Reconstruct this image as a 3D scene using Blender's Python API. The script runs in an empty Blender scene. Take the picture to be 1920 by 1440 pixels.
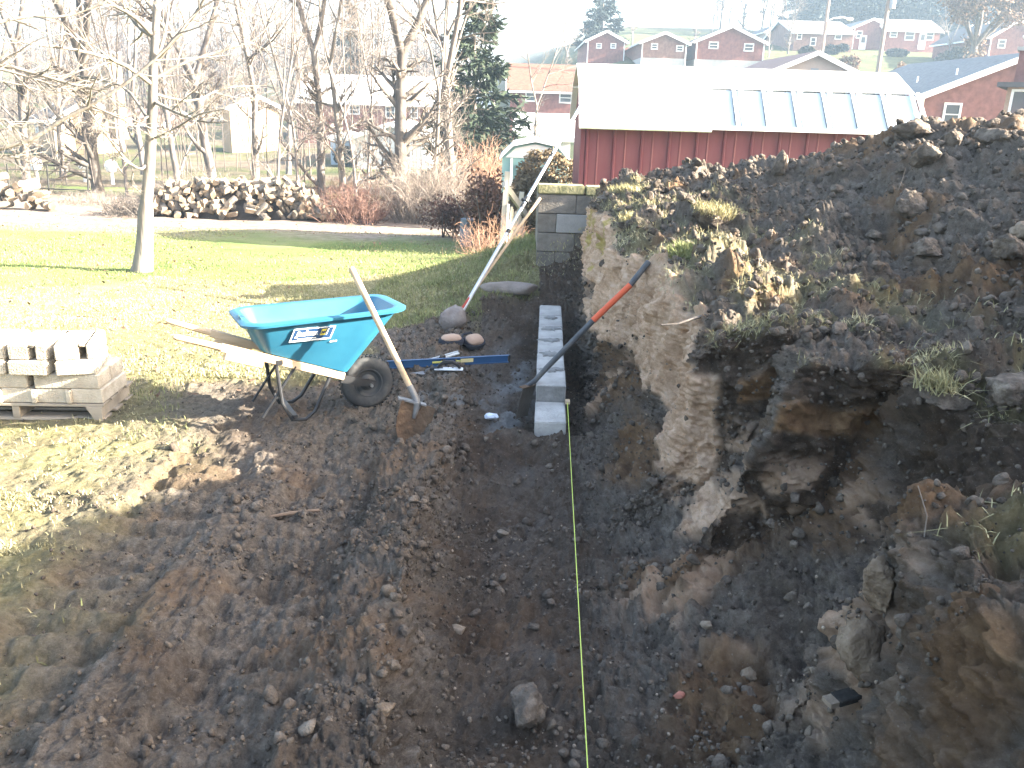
import bpy, bmesh, math, random
import numpy as np
from mathutils import Vector, Matrix, Euler

# ------------------------------------------------------------------ camera, world, sun, exposure
SC = bpy.context.scene
COL = SC.collection
PITCH, ROLL, FPX, CAMZ = math.radians(18.3), 0.03, 1598.0, 2.0
cam_data = bpy.data.cameras.new('camera')
cam_data.sensor_width = 36.0
cam_data.lens = 36.0 * FPX / 1920.0
cam_data.clip_start, cam_data.clip_end = 0.05, 3000.0
cam = bpy.data.objects.new('camera', cam_data)
COL.objects.link(cam)
cam.matrix_world = (Matrix.Translation((0, 0, CAMZ)) @ Matrix.Rotation(math.pi / 2 - PITCH, 4, 'X')
                    @ Matrix.Rotation(ROLL, 4, 'Z'))
SC.camera = cam

HAZE_D = 0.0009                                            # density of the valley haze
SUN_EL, SUN_AZ = math.radians(22.0), math.radians(-4.0)      # azimuth measured from +X towards +Y
world = bpy.data.worlds.new('World')
SC.world = world
world.use_nodes = True
wn, wl = world.node_tree.nodes, world.node_tree.links
sky = wn.new('ShaderNodeTexSky')
sky.sky_type = 'NISHITA'
sky.sun_disc = False
sky.sun_elevation = SUN_EL
sky.sun_rotation = math.pi / 2 - SUN_AZ
sky.air_density, sky.dust_density, sky.ozone_density = 1.0, 4.0, 0.4
wl.new(sky.outputs[0], wn['Background'].inputs['Color'])
wn['Background'].inputs['Strength'].default_value = 0.1

sd = bpy.data.lights.new('sun', 'SUN')
sd.energy, sd.angle, sd.color = 5.0, math.radians(0.5), (1.0, 0.93, 0.80)
sun = bpy.data.objects.new('sun', sd)
COL.objects.link(sun)
SV = Vector((math.cos(SUN_EL) * math.cos(SUN_AZ), math.cos(SUN_EL) * math.sin(SUN_AZ), math.sin(SUN_EL)))
sun.rotation_euler = SV.to_track_quat('Z', 'Y').to_euler()
sun.location = (30, 0, 30)

SC.view_settings.view_transform = 'Standard'
SC.view_settings.look = 'None'
SC.view_settings.exposure = 3.3
SC.view_settings.gamma = 1.0
SC.view_settings.use_curve_mapping = False
SC.render.engine = 'CYCLES'
SC.cycles.max_bounces = 6
SC.cycles.diffuse_bounces = 3
SC.cycles.transparent_max_bounces = 6
SC.cycles.volume_bounces = 0
SC.cycles.use_denoising = True
SC.cycles.caustics_reflective = SC.cycles.caustics_refractive = False

# ------------------------------------------------------------------ measuring helpers
def ray(px, py):
    x, y = px - 960.0, py - 720.0
    c, s = math.cos(ROLL), math.sin(ROLL)
    X, Y = x * c + y * s, -x * s + y * c
    v = -Y / FPX
    return (X / FPX, math.cos(PITCH) + v * math.sin(PITCH), -math.sin(PITCH) + v * math.cos(PITCH))
def atz(px, py, z):
    d = ray(px, py); k = (z - CAMZ) / d[2]
    return Vector((d[0] * k, d[1] * k, z))
def aty(px, py, y):
    d = ray(px, py); k = y / d[1]
    return Vector((d[0] * k, y, CAMZ + d[2] * k))

# ------------------------------------------------------------------ vector noise
_r = np.random.RandomState(11)
PERM = np.tile(_r.permutation(256), 3).astype(np.int32)
_g = _r.normal(size=(256, 3)); GR = (_g / np.linalg.norm(_g, axis=1)[:, None]).astype(np.float32)
JIT = _r.rand(256, 3).astype(np.float32)
def perlin(p):
    p = np.asarray(p, np.float32)
    i = np.floor(p).astype(np.int32); f = p - i; i &= 255
    u = f * f * f * (f * (f * 6 - 15) + 10)
    out = np.zeros(len(p), np.float32)
    for a in (0, 1):
        ha = PERM[i[:, 0] + a]; wa = u[:, 0] if a else 1 - u[:, 0]
        for b in (0, 1):
            hb = PERM[ha + i[:, 1] + b]; wb = u[:, 1] if b else 1 - u[:, 1]
            for c in (0, 1):
                g = GR[PERM[hb + i[:, 2] + c]]
                wc = u[:, 2] if c else 1 - u[:, 2]
                dd = g[:, 0] * (f[:, 0] - a) + g[:, 1] * (f[:, 1] - b) + g[:, 2] * (f[:, 2] - c)
                out += wa * wb * wc * dd
    return out * 1.6
def fbm(p, octv=4, gain=0.5):
    p = np.asarray(p, np.float32); o = np.zeros(len(p), np.float32); a = 1.0
    for k in range(octv):
        o += a * perlin(p * (2.03 ** k) + 17.3 * k); a *= gain
    return o
def worley(p):
    """distance to the nearest feature point (2x2x2 nearest cells)"""
    p = np.asarray(p, np.float32)
    b = np.floor(p - 0.5).astype(np.int32)
    best = np.full(len(p), 9.0, np.float32)
    for a in (0, 1):
        for c in (0, 1):
            for d in (0, 1):
                cell = b + np.array([a, c, d], np.int32)
                ci = cell & 255
                h = PERM[PERM[PERM[ci[:, 0]] + ci[:, 1]] + ci[:, 2]]
                q = cell + 0.15 + 0.7 * JIT[h] - p
                best = np.minimum(best, (q * q).sum(1))
    return np.sqrt(best)
def sstep(a, b, x):
    t = np.clip((np.asarray(x, float) - a) / (b - a), 0, 1)
    return t * t * (3 - 2 * t)

# ------------------------------------------------------------------ materials
MATS = {}
def base_mat(name):
    m = bpy.data.materials.new(name); m.use_nodes = True
    return m, m.node_tree.nodes, m.node_tree.links, m.node_tree.nodes['Principled BSDF']
def mat(name, cols, scale=8.0, rough=0.85, bump=0.0, bscale=None, detail=5.0, metal=0.0, rnd=0.0, stretch=None,
        spec=0.3, island=0.0):
    """procedural material: a noise ramp over object space, optional fine bump and per-object / per-piece variation"""
    if name in MATS: return MATS[name]
    m, N, L, P = base_mat(name)
    if not isinstance(cols[0], (tuple, list)): cols = [tuple(c * 0.88 for c in cols), cols, tuple(min(1, c * 1.1) for c in cols)]
    tc = N.new('ShaderNodeTexCoord'); src = tc.outputs['Object']
    if stretch:
        mp = N.new('ShaderNodeMapping'); mp.inputs['Scale'].default_value = stretch
        L.new(src, mp.inputs['Vector']); src = mp.outputs[0]
    nz = N.new('ShaderNodeTexNoise'); nz.inputs['Scale'].default_value = scale; nz.inputs['Detail'].default_value = detail
    nz.inputs['Roughness'].default_value = 0.62
    L.new(src, nz.inputs['Vector'])
    rp = N.new('ShaderNodeValToRGB'); e = rp.color_ramp.elements
    pos = np.linspace(0.3, 0.7, len(cols))
    e[0].position, e[0].color = pos[0], (*cols[0], 1)
    e[1].position, e[1].color = pos[-1], (*cols[-1], 1)
    for q, c in zip(pos[1:-1], cols[1:-1]):
        k = e.new(q); k.color = (*c, 1)
    L.new(nz.outputs['Fac'], rp.inputs[0]); out = rp.outputs[0]
    if rnd or island:
        hs = N.new('ShaderNodeHueSaturation')
        mr = N.new('ShaderNodeMapRange'); a = rnd or island
        mr.inputs['To Min'].default_value, mr.inputs['To Max'].default_value = 1 - a, 1 + a
        if rnd: L.new(N.new('ShaderNodeObjectInfo').outputs['Random'], mr.inputs['Value'])
        else: L.new(N.new('ShaderNodeNewGeometry').outputs['Random Per Island'], mr.inputs['Value'])
        L.new(mr.outputs[0], hs.inputs['Value']); L.new(out, hs.inputs['Color']); out = hs.outputs[0]
    L.new(out, P.inputs['Base Color'])
    P.inputs['Roughness'].default_value = rough; P.inputs['Metallic'].default_value = metal
    P.inputs['Specular IOR Level'].default_value = spec
    if bump:
        bn = N.new('ShaderNodeTexNoise'); bn.inputs['Scale'].default_value = bscale or scale * 4; bn.inputs['Detail'].default_value = 6
        L.new(src, bn.inputs['Vector'])
        b = N.new('ShaderNodeBump'); b.inputs['Strength'].default_value = bump; b.inputs['Distance'].default_value = 0.02
        L.new(bn.outputs['Fac'], b.inputs['Height']); L.new(b.outputs[0], P.inputs['Normal'])
    MATS[name] = m
    return m

# ------------------------------------------------------------------ mesh helpers
def mesh_np(name, V, F, material=None, smooth=False):
    V = np.asarray(V, np.float32); F = np.asarray(F, np.int32)
    me = bpy.data.meshes.new(name)
    k = F.shape[1]
    me.vertices.add(len(V)); me.vertices.foreach_set('co', V.ravel())
    me.loops.add(F.size); me.loops.foreach_set('vertex_index', F.ravel())
    me.polygons.add(len(F))
    me.polygons.foreach_set('loop_start', np.arange(0, F.size, k, dtype=np.int32))
    me.polygons.foreach_set('loop_total', np.full(len(F), k, np.int32))
    me.polygons.foreach_set('use_smooth', np.full(len(F), smooth, bool))
    me.update(calc_edges=True)
    if material: me.materials.append(material)
    return me
def link(name, me, parent=None):
    o = bpy.data.objects.new(name, me); COL.objects.link(o)
    if parent is not None: o.parent = parent
    return o
def tag(o, label=None, cat=None, group=None, kind=None):
    if label: o['label'] = label
    if cat: o['category'] = cat
    if group: o['group'] = group
    if kind: o['kind'] = kind
    return o
def thing(name, label, cat, loc=(0, 0, 0), rz=0.0, group=None):
    o = bpy.data.objects.new(name, None); COL.objects.link(o)
    o.empty_display_size = 0.1
    o.location = loc; o.rotation_euler = (0, 0, rz)
    return tag(o, label, cat, group)
def copy_tree(o, parent=None):
    c = o.copy(); COL.objects.link(c)
    if parent is not None: c.parent = parent
    for ch in list(o.children): copy_tree(ch, c)
    return c

class MB:
    """collects shapes; build() links them as one mesh object"""
    def __init__(s): s.v, s.f = [], []
    def add(s, vs, fs, M=None):
        n = len(s.v)
        s.v += [tuple(M @ Vector(p)) for p in vs] if M is not None else [tuple(p) for p in vs]
        s.f += [tuple(i + n for i in f) for f in fs]
        return s
    def box(s, c, d, M=None, rz=0.0):
        x, y, z = d[0] / 2, d[1] / 2, d[2] / 2
        vs = [Vector((sx * x, sy * y, sz * z)) for sz in (-1, 1) for sy in (-1, 1) for sx in (-1, 1)]
        R = Matrix.Rotation(rz, 3, 'Z')
        vs = [R @ p + Vector(c) for p in vs]
        return s.add(vs, [(0, 2, 3, 1), (4, 5, 7, 6), (0, 1, 5, 4), (2, 6, 7, 3), (0, 4, 6, 2), (1, 3, 7, 5)], M)
    def hexa(s, p, M=None):
        return s.add(p, [(0, 2, 3, 1), (4, 5, 7, 6), (0, 1, 5, 4), (2, 6, 7, 3), (0, 4, 6, 2), (1, 3, 7, 5)], M)
    def bar(s, a, b, w, h, up=(0, 0, 1), M=None):
        a, b = Vector(a), Vector(b); t = (b - a).normalized(); up = Vector(up)
        sd_ = t.cross(up).normalized(); u = sd_.cross(t)
        p = [q + sd_ * (sx * w / 2) + u * (sz * h / 2) for q in (a, b) for sz in (-1, 1) for sx in (-1, 1)]
        return s.add(p, [(0, 1, 3, 2), (4, 6, 7, 5), (0, 4, 5, 1), (1, 5, 7, 3), (3, 7, 6, 2), (2, 6, 4, 0)], M)
    def tube(s, pts, rad, n=10, caps=True, M=None):
        pts = [Vector(p) for p in pts]
        if not isinstance(rad, (list, tuple)): rad = [rad] * len(pts)
        ref = Vector((0.31, 0.17, 0.93))
        vs, fs = [], []
        for i, p in enumerate(pts):
            t = (pts[min(i + 1, len(pts) - 1)] - pts[max(i - 1, 0)]).normalized()
            if i == 0:
                if abs(t.dot(ref)) > 0.95: ref = Vector((1, 0, 0))
                a = t.cross(ref).normalized()
            else:
                a = (a - t * a.dot(t)).normalized()
            b = t.cross(a)
            for k in range(n):
                w = 2 * math.pi * k / n
                vs.append(p + (a * math.cos(w) + b * math.sin(w)) * rad[i])
        for i in range(len(pts) - 1):
            for k in range(n):
                q = (k + 1) % n
                fs.append((i * n + k, i * n + q, (i + 1) * n + q, (i + 1) * n + k))
        if caps:
            fs.append(tuple(range(n))[::-1]); fs.append(tuple((len(pts) - 1) * n + k for k in range(n)))
        return s.add(vs, fs, M)
    def loft(s, loops, closed=True, cap0=False, cap1=False, M=None):
        n = len(loops[0]); vs = [p for lp in loops for p in lp]; fs = []
        for i in range(len(loops) - 1):
            for k in range(n if closed else n - 1):
                q = (k + 1) % n
                fs.append((i * n + k, i * n + q, (i + 1) * n + q, (i + 1) * n + k))
        if cap0: fs.append(tuple(range(n))[::-1])
        if cap1: fs.append(tuple((len(loops) - 1) * n + k for k in range(n)))
        return s.add(vs, fs, M)
    def ring(s, c, axis, prof, n=24, M=None):
        """revolve prof [(r, along)] round axis through c (closed profile)"""
        ax = Vector(axis).normalized(); ref = Vector((0, 0, 1)) if abs(ax.z) < 0.9 else Vector((1, 0, 0))
        a = ax.cross(ref).normalized(); b = ax.cross(a)
        loops = []
        for k in range(n):
            w = 2 * math.pi * k / n
            d = a * math.cos(w) + b * math.sin(w)
            loops.append([Vector(c) + d * r + ax * h for r, h in prof])
        loops.append(loops[0])
        return s.loft(loops, closed=True, M=M)
    def prism(s, poly, y0, y1, M=None):
        """polygon in x,z extruded along y"""
        n = len(poly)
        vs = [(x, y0, z) for x, z in poly] + [(x, y1, z) for x, z in poly]
        fs = [tuple(range(n)), tuple(range(2 * n - 1, n - 1, -1))]
        fs += [(k, n + k, n + (k + 1) % n, (k + 1) % n) for k in range(n)]
        return s.add(vs, fs, M)
    def build(s, name, material, parent=None, smooth=False, bevel=0.0, world=False, seg=1):
        me = bpy.data.meshes.new(name)
        v = s.v
        if world and parent is not None:
            L = parent.location; v = [(p[0] - L.x, p[1] - L.y, p[2] - L.z) for p in v]
        me.from_pydata(v, [], s.f)
        bm = bmesh.new(); bm.from_mesh(me)
        bmesh.ops.recalc_face_normals(bm, faces=bm.faces)
        if smooth:
            for f in bm.faces: f.smooth = True
            for e in bm.edges:
                if len(e.link_faces) == 2 and e.calc_face_angle(0) > 0.6: e.smooth = False
        if bevel:
            bmesh.ops.bevel(bm, geom=[e for e in bm.edges], offset=bevel, segments=seg, affect='EDGES', clamp_overlap=True)
        bm.to_mesh(me); bm.free()
        me.materials.append(material)
        return link(name, me, parent)

def rots(n, rng, full=True):
    """n random rotation matrices"""
    q = rng.normal(size=(n, 4)); q /= np.linalg.norm(q, axis=1)[:, None]
    w, x, y, z = q.T
    return np.stack([np.stack([1 - 2 * (y*y + z*z), 2 * (x*y - z*w), 2 * (x*z + y*w)], -1),
                     np.stack([2 * (x*y + z*w), 1 - 2 * (x*x + z*z), 2 * (y*z - x*w)], -1),
                     np.stack([2 * (x*z - y*w), 2 * (y*z + x*w), 1 - 2 * (x*x + y*y)], -1)], 1)
def ico(sub, seed=0, rough=0.25):
    bm = bmesh.new(); bmesh.ops.create_icosphere(bm, subdivisions=sub, radius=1.0)
    V = np.array([v.co[:] for v in bm.verts]); F = np.array([[v.index for v in f.verts] for f in bm.faces]); bm.free()
    n = perlin(V * 1.3 + seed * 7.7 + 3) * rough + perlin(V * 3.1 + seed * 3.3) * rough * 0.5
    V = V * (1 + n)[:, None]
    # a few flat faces, as broken stone and clods have
    rg = np.random.RandomState(seed)
    for k in range(9):
        d = rg.normal(size=3); d /= np.linalg.norm(d); c = 0.48 + 0.3 * rg.rand()
        h = V @ d; V = V - np.where(h > c, h - c, 0)[:, None] * d * 0.85
    return V, F
def scatter(tmpl, P, S, rng, squash=(0.6, 1.0)):
    V, F = tmpl; n = len(P)
    R = rots(n, rng)
    A = S[:, None] * rng.uniform(squash[0], squash[1], (n, 3))
    W = np.einsum('nij,nkj->nki', R, V[None] * A[:, None, :]) + P[:, None, :]
    FF = F[None] + (np.arange(n) * len(V))[:, None, None]
    return W.reshape(-1, 3), FF.reshape(-1, F.shape[1])
def merge(parts):
    Vs, Fs, n = [], [], 0
    for V, F in parts:
        Vs.append(V); Fs.append(F + n); n += len(V)
    return np.concatenate(Vs), np.concatenate(Fs)
def blades(P, H, rng, lean=0.5, width=0.004, two=True, dirv=None):
    """grass blades: two-segment bent strips, as triangles"""
    n = len(P); a = rng.uniform(0, 2 * math.pi, n)
    side = np.stack([np.cos(a), np.sin(a), np.zeros(n)], -1)
    b = a + math.pi / 2 + rng.normal(0, 0.6, n)
    ln = np.abs(rng.normal(0, lean, n))
    d = np.stack([np.cos(b) * ln, np.sin(b) * ln, np.ones(n)], -1)
    if dirv is not None: d = d + dirv
    d /= np.linalg.norm(d, axis=1)[:, None]
    W = (width * rng.uniform(0.6, 1.3, n))[:, None] * side
    H = H[:, None]
    droop = np.stack([np.cos(b), np.sin(b), -0.4 * np.ones(n)], -1) * (ln * 0.35)[:, None]
    m = P + d * H * 0.55
    t = P + d * H + droop * H
    V = np.stack([P - W, P + W, m - W * 0.8, m + W * 0.8, t], 1).reshape(-1, 3)
    i = (np.arange(n) * 5)[:, None, None]
    F = (np.array([[0, 1, 3], [0, 3, 2], [2, 3, 4]])[None] + i).reshape(-1, 3)
    return V, F
def tubes(P, R, sides=3):
    """P (B,n,3) polylines, R (B,n) radii -> quads"""
    P = np.asarray(P, float); R = np.asarray(R, float); B, n, _ = P.shape
    T = np.gradient(P, axis=1); T /= np.linalg.norm(T, axis=2)[..., None] + 1e-9
    ref = np.where(np.abs(T[:, :1, 2:3]) > 0.85, np.array([1., 0, 0]), np.array([0, 0, 1.]))
    A = np.cross(T, np.broadcast_to(ref, T.shape)); A /= np.linalg.norm(A, axis=2)[..., None] + 1e-9
    C = np.cross(T, A)
    w = np.arange(sides) * 2 * math.pi / sides
    V = P[:, :, None] + R[:, :, None, None] * (A[:, :, None] * np.cos(w)[:, None] + C[:, :, None] * np.sin(w)[:, None])
    idx = np.arange(B * n * sides).reshape(B, n, sides)
    a = idx[:, :-1]; b = np.roll(a, -1, 2); c = idx[:, 1:]; d = np.roll(c, -1, 2)
    F = np.stack([a, b, d, c], -1).reshape(-1, 4)
    return V.reshape(-1, 3), F

# ------------------------------------------------------------------ the lie of the land
def ground_h(x, y):
    x = np.asarray(x, float); y = np.asarray(y, float)
    z = -0.05 * np.clip(y - 6.0, 0, 46)
    hill = np.interp(y, [40, 60, 80, 97, 130, 180, 260, 500], [0, 1.6, 4.8, 8.2, 13.0, 19.0, 23, 25])
    left = np.interp(y, [60, 100, 160, 260, 500], [0, 1.2, 6.0, 15.0, 20])
    k = sstep(-0.06, 0.12, x / np.maximum(y, 1))
    z = z + hill * k + left * (1 - k)
    # grassy shoulder at the end of the old block wall, falling to the lawn on the left
    z = z + 1.05 * np.exp(-((np.maximum(0.9 - x, 0) / 1.0) ** 2) - (np.maximum(9.3 - y, 0) / 0.9) ** 2 - (np.maximum(y - 9.9, 0) / 1.5) ** 2) * sstep(7.6, 8.9, y) * (1 - sstep(3.0, 8.0, x) * 0.6)
    return z
def tline(y): return 0.203 + 0.0325 * np.asarray(y, float)

# cross-sections of the dig: (Y, [(x, z) x 16]) from the left grass over ridge, trench, bank and spoil heap to the right
SEC = [  # near sections: heap crest out of view, raised to shade the left ground
 (0.7, [(-4.6, 0), (-2.6, 0), (-1.25, .03), (-.6, .05), (-.36, .07), (-.12, -.08), (.27, -.10), (.62, .0), (.88, .25), (1.0, .55), (1.15, .88), (1.7, 1.1), (2.6, 1.25), (3.6, 2.5), (4.6, 1.8), (6.4, 1.0)]),
 (1.9, [(-4.6, 0), (-2.6, 0), (-1.25, .03), (-.6, .05), (-.38, .11), (-.12, -.08), (.29, -.10), (.66, .0), (.92, .26), (1.03, .58), (1.2, .92), (1.75, 1.08), (2.7, 1.2), (3.6, 2.55), (4.6, 1.8), (6.4, 1.0)]),
 (2.26, [(-4.6, 0), (-2.6, 0), (-1.25, .03), (-.62, .05), (-.40, .12), (-.15, -.08), (.30, -.11), (.67, .0), (.93, .27), (1.04, .58), (1.20, .92), (1.75, 1.06), (2.7, 1.2), (3.6, 2.55), (4.6, 1.8), (6.4, 1.0)]),
 (2.42, [(-4.6, 0), (-2.6, 0), (-1.25, .03), (-.64, .05), (-.41, .12), (-.17, -.09), (.31, -.11), (.70, .02), (1.25, .26), (1.52, .56), (1.76, 1.0), (2.0, 1.06), (2.7, 1.18), (3.6, 2.5), (4.6, 1.8), (6.4, 1.0)]),
 (3.0, [(-4.6, 0), (-2.6, 0), (-1.25, .03), (-.7, .04), (-.43, .12), (-.2, -.09), (.32, -.12), (.66, -.02), (1.28, .26), (1.52, .58), (1.74, 1.03), (2.0, 1.08), (2.6, 1.18), (3.55, 2.35), (4.5, 1.8), (6.4, 1.0)]),
 (3.36, [(-4.6, 0), (-2.6, 0), (-1.25, .03), (-.7, .04), (-.44, .12), (-.22, -.09), (.33, -.12), (.65, -.02), (1.30, .28), (1.52, .60), (1.70, 1.04), (1.98, 1.07), (2.55, 1.18), (3.5, 2.2), (4.5, 1.8), (6.4, 1.0)]),
 (3.47, [(-4.6, 0), (-2.6, 0), (-1.25, .03), (-.72, .03), (-.45, .12), (-.23, -.09), (.34, -.12), (.64, -.02), (.95, .26), (1.12, .58), (1.27, 1.0), (1.8, 1.05), (2.5, 1.17), (3.5, 2.15), (4.5, 1.8), (6.4, 1.0)]),
 (3.84, [(-4.6, 0), (-2.6, 0), (-1.28, .02), (-.73, .02), (-.45, .12), (-.24, -.09), (.35, -.12), (.62, .0), (1.06, .28), (1.21, .58), (1.32, .98), (1.65, 1.04), (2.5, 1.15), (3.45, 2.05), (4.5, 1.8), (6.4, 1.0)]),
 (3.96, [(-4.6, 0), (-2.6, 0), (-1.3, .02), (-.74, .02), (-.45, .12), (-.25, -.09), (.355, -.12), (.61, .03), (.85, .30), (.90, .60), (.96, .96), (1.4, 1.05), (2.4, 1.14), (3.45, 1.98), (4.4, 1.8), (6.4, 1.0)]),
 (4.3, [(-4.6, 0), (-2.6, 0), (-1.3, .0), (-.74, .02), (-.45, .10), (-.25, -.05), (.36, -.08), (.6, .04), (.83, .30), (.90, .60), (.97, .92), (1.4, 1.06), (2.4, 1.14), (3.55, 1.85), (4.4, 1.8), (6.4, 1.0)]),
 (5.0, [(-4.6, 0), (-2.6, 0), (-1.3, .0), (-.74, .02), (-.46, .07), (-.27, .0), (.38, .0), (.58, .06), (.80, .36), (.87, .66), (.91, .97), (1.3, 1.12), (2.2, 1.18), (3.5, 1.83), (4.4, 1.8), (6.4, 1.0)]),
 (5.3, [(-4.6, 0), (-2.6, 0), (-1.3, .0), (-.74, .02), (-.46, .04), (-.27, -.10), (.40, -.14), (.58, .06), (.80, .37), (.87, .67), (.92, .98), (1.3, 1.13), (2.2, 1.2), (3.48, 1.84), (4.4, 1.8), (6.4, 1.0)]),
 (5.8, [(-4.6, 0), (-2.6, 0), (-1.3, .0), (-.76, .02), (-.46, .03), (-.26, -.12), (.46, -.2), (.62, .05), (.80, .38), (.88, .68), (.94, 1.0), (1.3, 1.15), (2.1, 1.25), (3.4, 1.87), (4.4, 1.8), (6.4, 1.0)]),
 (6.6, [(-4.6, 0), (-2.6, -.02), (-1.3, -.01), (-.8, .02), (-.5, .03), (-.26, -.12), (.53, -.2), (.61, .05), (.68, .4), (.75, .72), (.83, 1.06), (1.2, 1.2), (2.0, 1.3), (3.35, 1.92), (4.4, 1.8), (6.4, 1.0)]),
 (7.4, [(-4.6, -.06), (-2.6, -.05), (-1.3, -.03), (-.85, .02), (-.5, .04), (-.16, -.11), (.55, -.18), (.61, .12), (.66, .5), (.72, .85), (.79, 1.16), (1.1, 1.25), (1.9, 1.38), (3.3, 1.90), (4.4, 1.7), (6.4, .9)]),
 (8.0, [(-4.6, -.1), (-2.6, -.09), (-1.3, -.05), (-.8, .02), (-.42, .10), (-.1, .16), (.50, .16), (.62, .32), (.66, .58), (.71, .87), (.77, 1.16), (1.1, 1.26), (1.8, 1.40), (3.0, 1.68), (4.2, 1.5), (6.4, .8)]),
 (8.55, [(-4.6, -.12), (-2.6, -.12), (-1.3, -.02), (-.8, .05), (-.4, .16), (-.05, .28), (.45, .3), (.66, .42), (.70, .6), (.74, .87), (.80, 1.15), (1.1, 1.25), (1.7, 1.36), (2.6, 1.48), (4.0, 1.3), (6.4, .7)]),
 (9.04, [(-4.6, -.15), (-2.6, -.14), (-1.3, -.02), (-.8, .08), (-.35, .22), (.0, .32), (.40, .33), (.70, .45), (.76, .65), (.80, .9), (.86, 1.12), (1.05, 1.2), (1.5, 1.28), (2.2, 1.36), (3.6, 1.15), (6.4, .6)]),
 (9.12, [(-4.6, -.15), (-2.6, -.14), (-1.3, -.02), (-.8, .09), (-.35, .25), (.0, .42), (.24, .55), (.30, 1.0), (.45, 1.08), (.6, 1.08), (.85, 1.1), (1.05, 1.15), (1.5, 1.22), (2.2, 1.28), (3.6, 1.1), (6.4, .6)]),
 (10.6, [(-4.6, -.22), (-2.6, -.22), (-1.3, -.05), (-.8, .1), (-.35, .25), (.0, .38), (.24, .45), (.30, .5), (.45, .55), (.6, .6), (.85, .65), (1.05, .7), (1.3, .7), (1.7, .7), (3.2, .6), (6.4, .3)]),
]
NSUB = [100, 125, 76, 58, 58, 72, 62, 62, 62, 68, 60, 92, 100, 26, 10]
NPTS = 16
def build_dig():
    ys = np.array([s[0] for s in SEC]); C = np.array([s[1] for s in SEC])           # (S,16,2)
    rows = [0.85]
    while rows[-1] < 10.55:
        q = rows[-1]
        dense = 2.2 < q < 2.46 or 3.33 < q < 3.5 or 3.8 < q < 4.0
        rows.append(q + (.0034 if dense else q * .0038))
    Y = np.array(rows)
    ctrl = np.stack([[np.interp(Y, ys, C[:, k, c]) for c in (0, 1)] for k in range(NPTS)], 0)   # (16,2,rows)
    # smooth along Y so that sections do not show as straight facets (keep the step at the old wall)
    ker = np.ones(5) / 5
    m = (Y < 8.7) & (Y > 4.3)
    for k in range(NPTS):
        for c in (0, 1):
            s = np.convolve(np.pad(ctrl[k, c], 2, mode='edge'), ker, 'valid')
            ctrl[k, c] = np.where(m, s, ctrl[k, c])
    segs = []
    for k in range(NPTS - 1):
        t = np.linspace(0, 1, NSUB[k], endpoint=False)
        segs.append(t + k)
    U = np.concatenate(segs + [[NPTS - 1.0]])
    # catmull-rom across the section
    i = np.clip(U.astype(int), 0, NPTS - 2); f = (U - i)[:, None]
    def cp(j): return np.moveaxis(ctrl[np.clip(j, 0, NPTS - 1)], 1, 2)   # (n,rows,2)
    p0, p1, p2, p3 = cp(i - 1), cp(i), cp(i + 1), cp(i + 2)
    f = f[..., None]
    te = 0.35
    m1, m2 = te * (p2 - p0), te * (p3 - p1)
    h = (2*f**3 - 3*f**2 + 1) * p1 + (f**3 - 2*f**2 + f) * m1 + (-2*f**3 + 3*f**2) * p2 + (f**3 - f**2) * m2
    # wander the bank edge so that it is not one straight line
    yy = np.broadcast_to(Y[None], h.shape[:2])
    P = np.stack([h[..., 0], yy, h[..., 1]], -1)                          # (n,rows,3)
    n, r = P.shape[:2]
    Q = P.reshape(-1, 3)
    uu = np.repeat(U, r)
    bank = sstep(6.3, 7.5, uu) * (1 - sstep(11.5, 13, uu)) * (1 - sstep(8.6, 9.0, Q[:, 1]))
    Q[:, 0] += bank * (0.10 * perlin(np.stack([Q[:, 1] * 1.7, Q[:, 2] * 0.6, 0 * Q[:, 1]], 1)) + 0.05 * perlin(np.stack([Q[:, 1] * 4.3, Q[:, 2] * 1.5, 0 * Q[:, 1] + 4], 1)))
    Q[:, 1] += bank * 0.10 * perlin(np.stack([Q[:, 1] * 2.0 + 9, Q[:, 2] * 2.0, Q[:, 0] * 2], 1))
    P = Q.reshape(n, r, 3)
    du = np.gradient(P, axis=0); dv = np.gradient(P, axis=1)
    N = np.cross(du, dv).reshape(-1, 3); N /= np.linalg.norm(N, axis=1)[:, None] + 1e-9
    Q = P.reshape(-1, 3).copy(); x, y, z = Q.T
    # roughness by zone (per control point)
    wz = np.interp(uu, np.arange(NPTS), [.0, .45, .72, 1.0, 1.45, .9, .9, 1.2, 1.2, 1.0, 1.1, 1.25, 1.45, 1.55, 1.4, .5])
    far = 1 - sstep(9.05, 9.3, y) * 0.75
    wz = wz * far
    lawnside = 1 - sstep(-3.2, -2.2, x)
    wz = np.where(x < -1.0, wz * (0.25 + 0.75 * sstep(8.6, 6.8, y)), wz)
    wall_zone = np.exp(-((y - 9.08) / 0.12) ** 2) * (x > 0.15)
    wz = wz * (1 - wall_zone)
    # clay: the pale upright cut
    clay_lo = np.interp(y, [3.3, 3.55, 4.2, 5.0, 5.7, 6.6, 7.5, 9], [.5, .10, .26, .36, .38, .26, .25, .36])
    clay_hi = np.interp(y, [3.3, 3.55, 4.2, 5.0, 5.5, 6.3, 7.4, 8.4], [.3, .56, .90, 1.0, 1.02, 1.04, 1.12, 1.04])
    jag = 0.075 * fbm(Q * np.array([3.0, 3.0, 3.0]), 3)
    clay = sstep(-.03, .03, z - clay_lo + jag) * sstep(-.025, .025, clay_hi - z + jag * 0.8)
    clay *= sstep(3.42, 3.5, y + jag * 0.8) * (1 - sstep(8.8, 8.95, y)) * sstep(7.2, 7.6, uu) * (1 - sstep(10.3, 10.6, uu))
    clay *= 1 - (y < 3.98) * sstep(.99, 1.04, x + .5 * jag)
    # broken dark ground between the two clay prows
    hole = sstep(0.15, 0.32, perlin(Q * np.array([2.2, 2.2, 2.2]) + 31))
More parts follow.
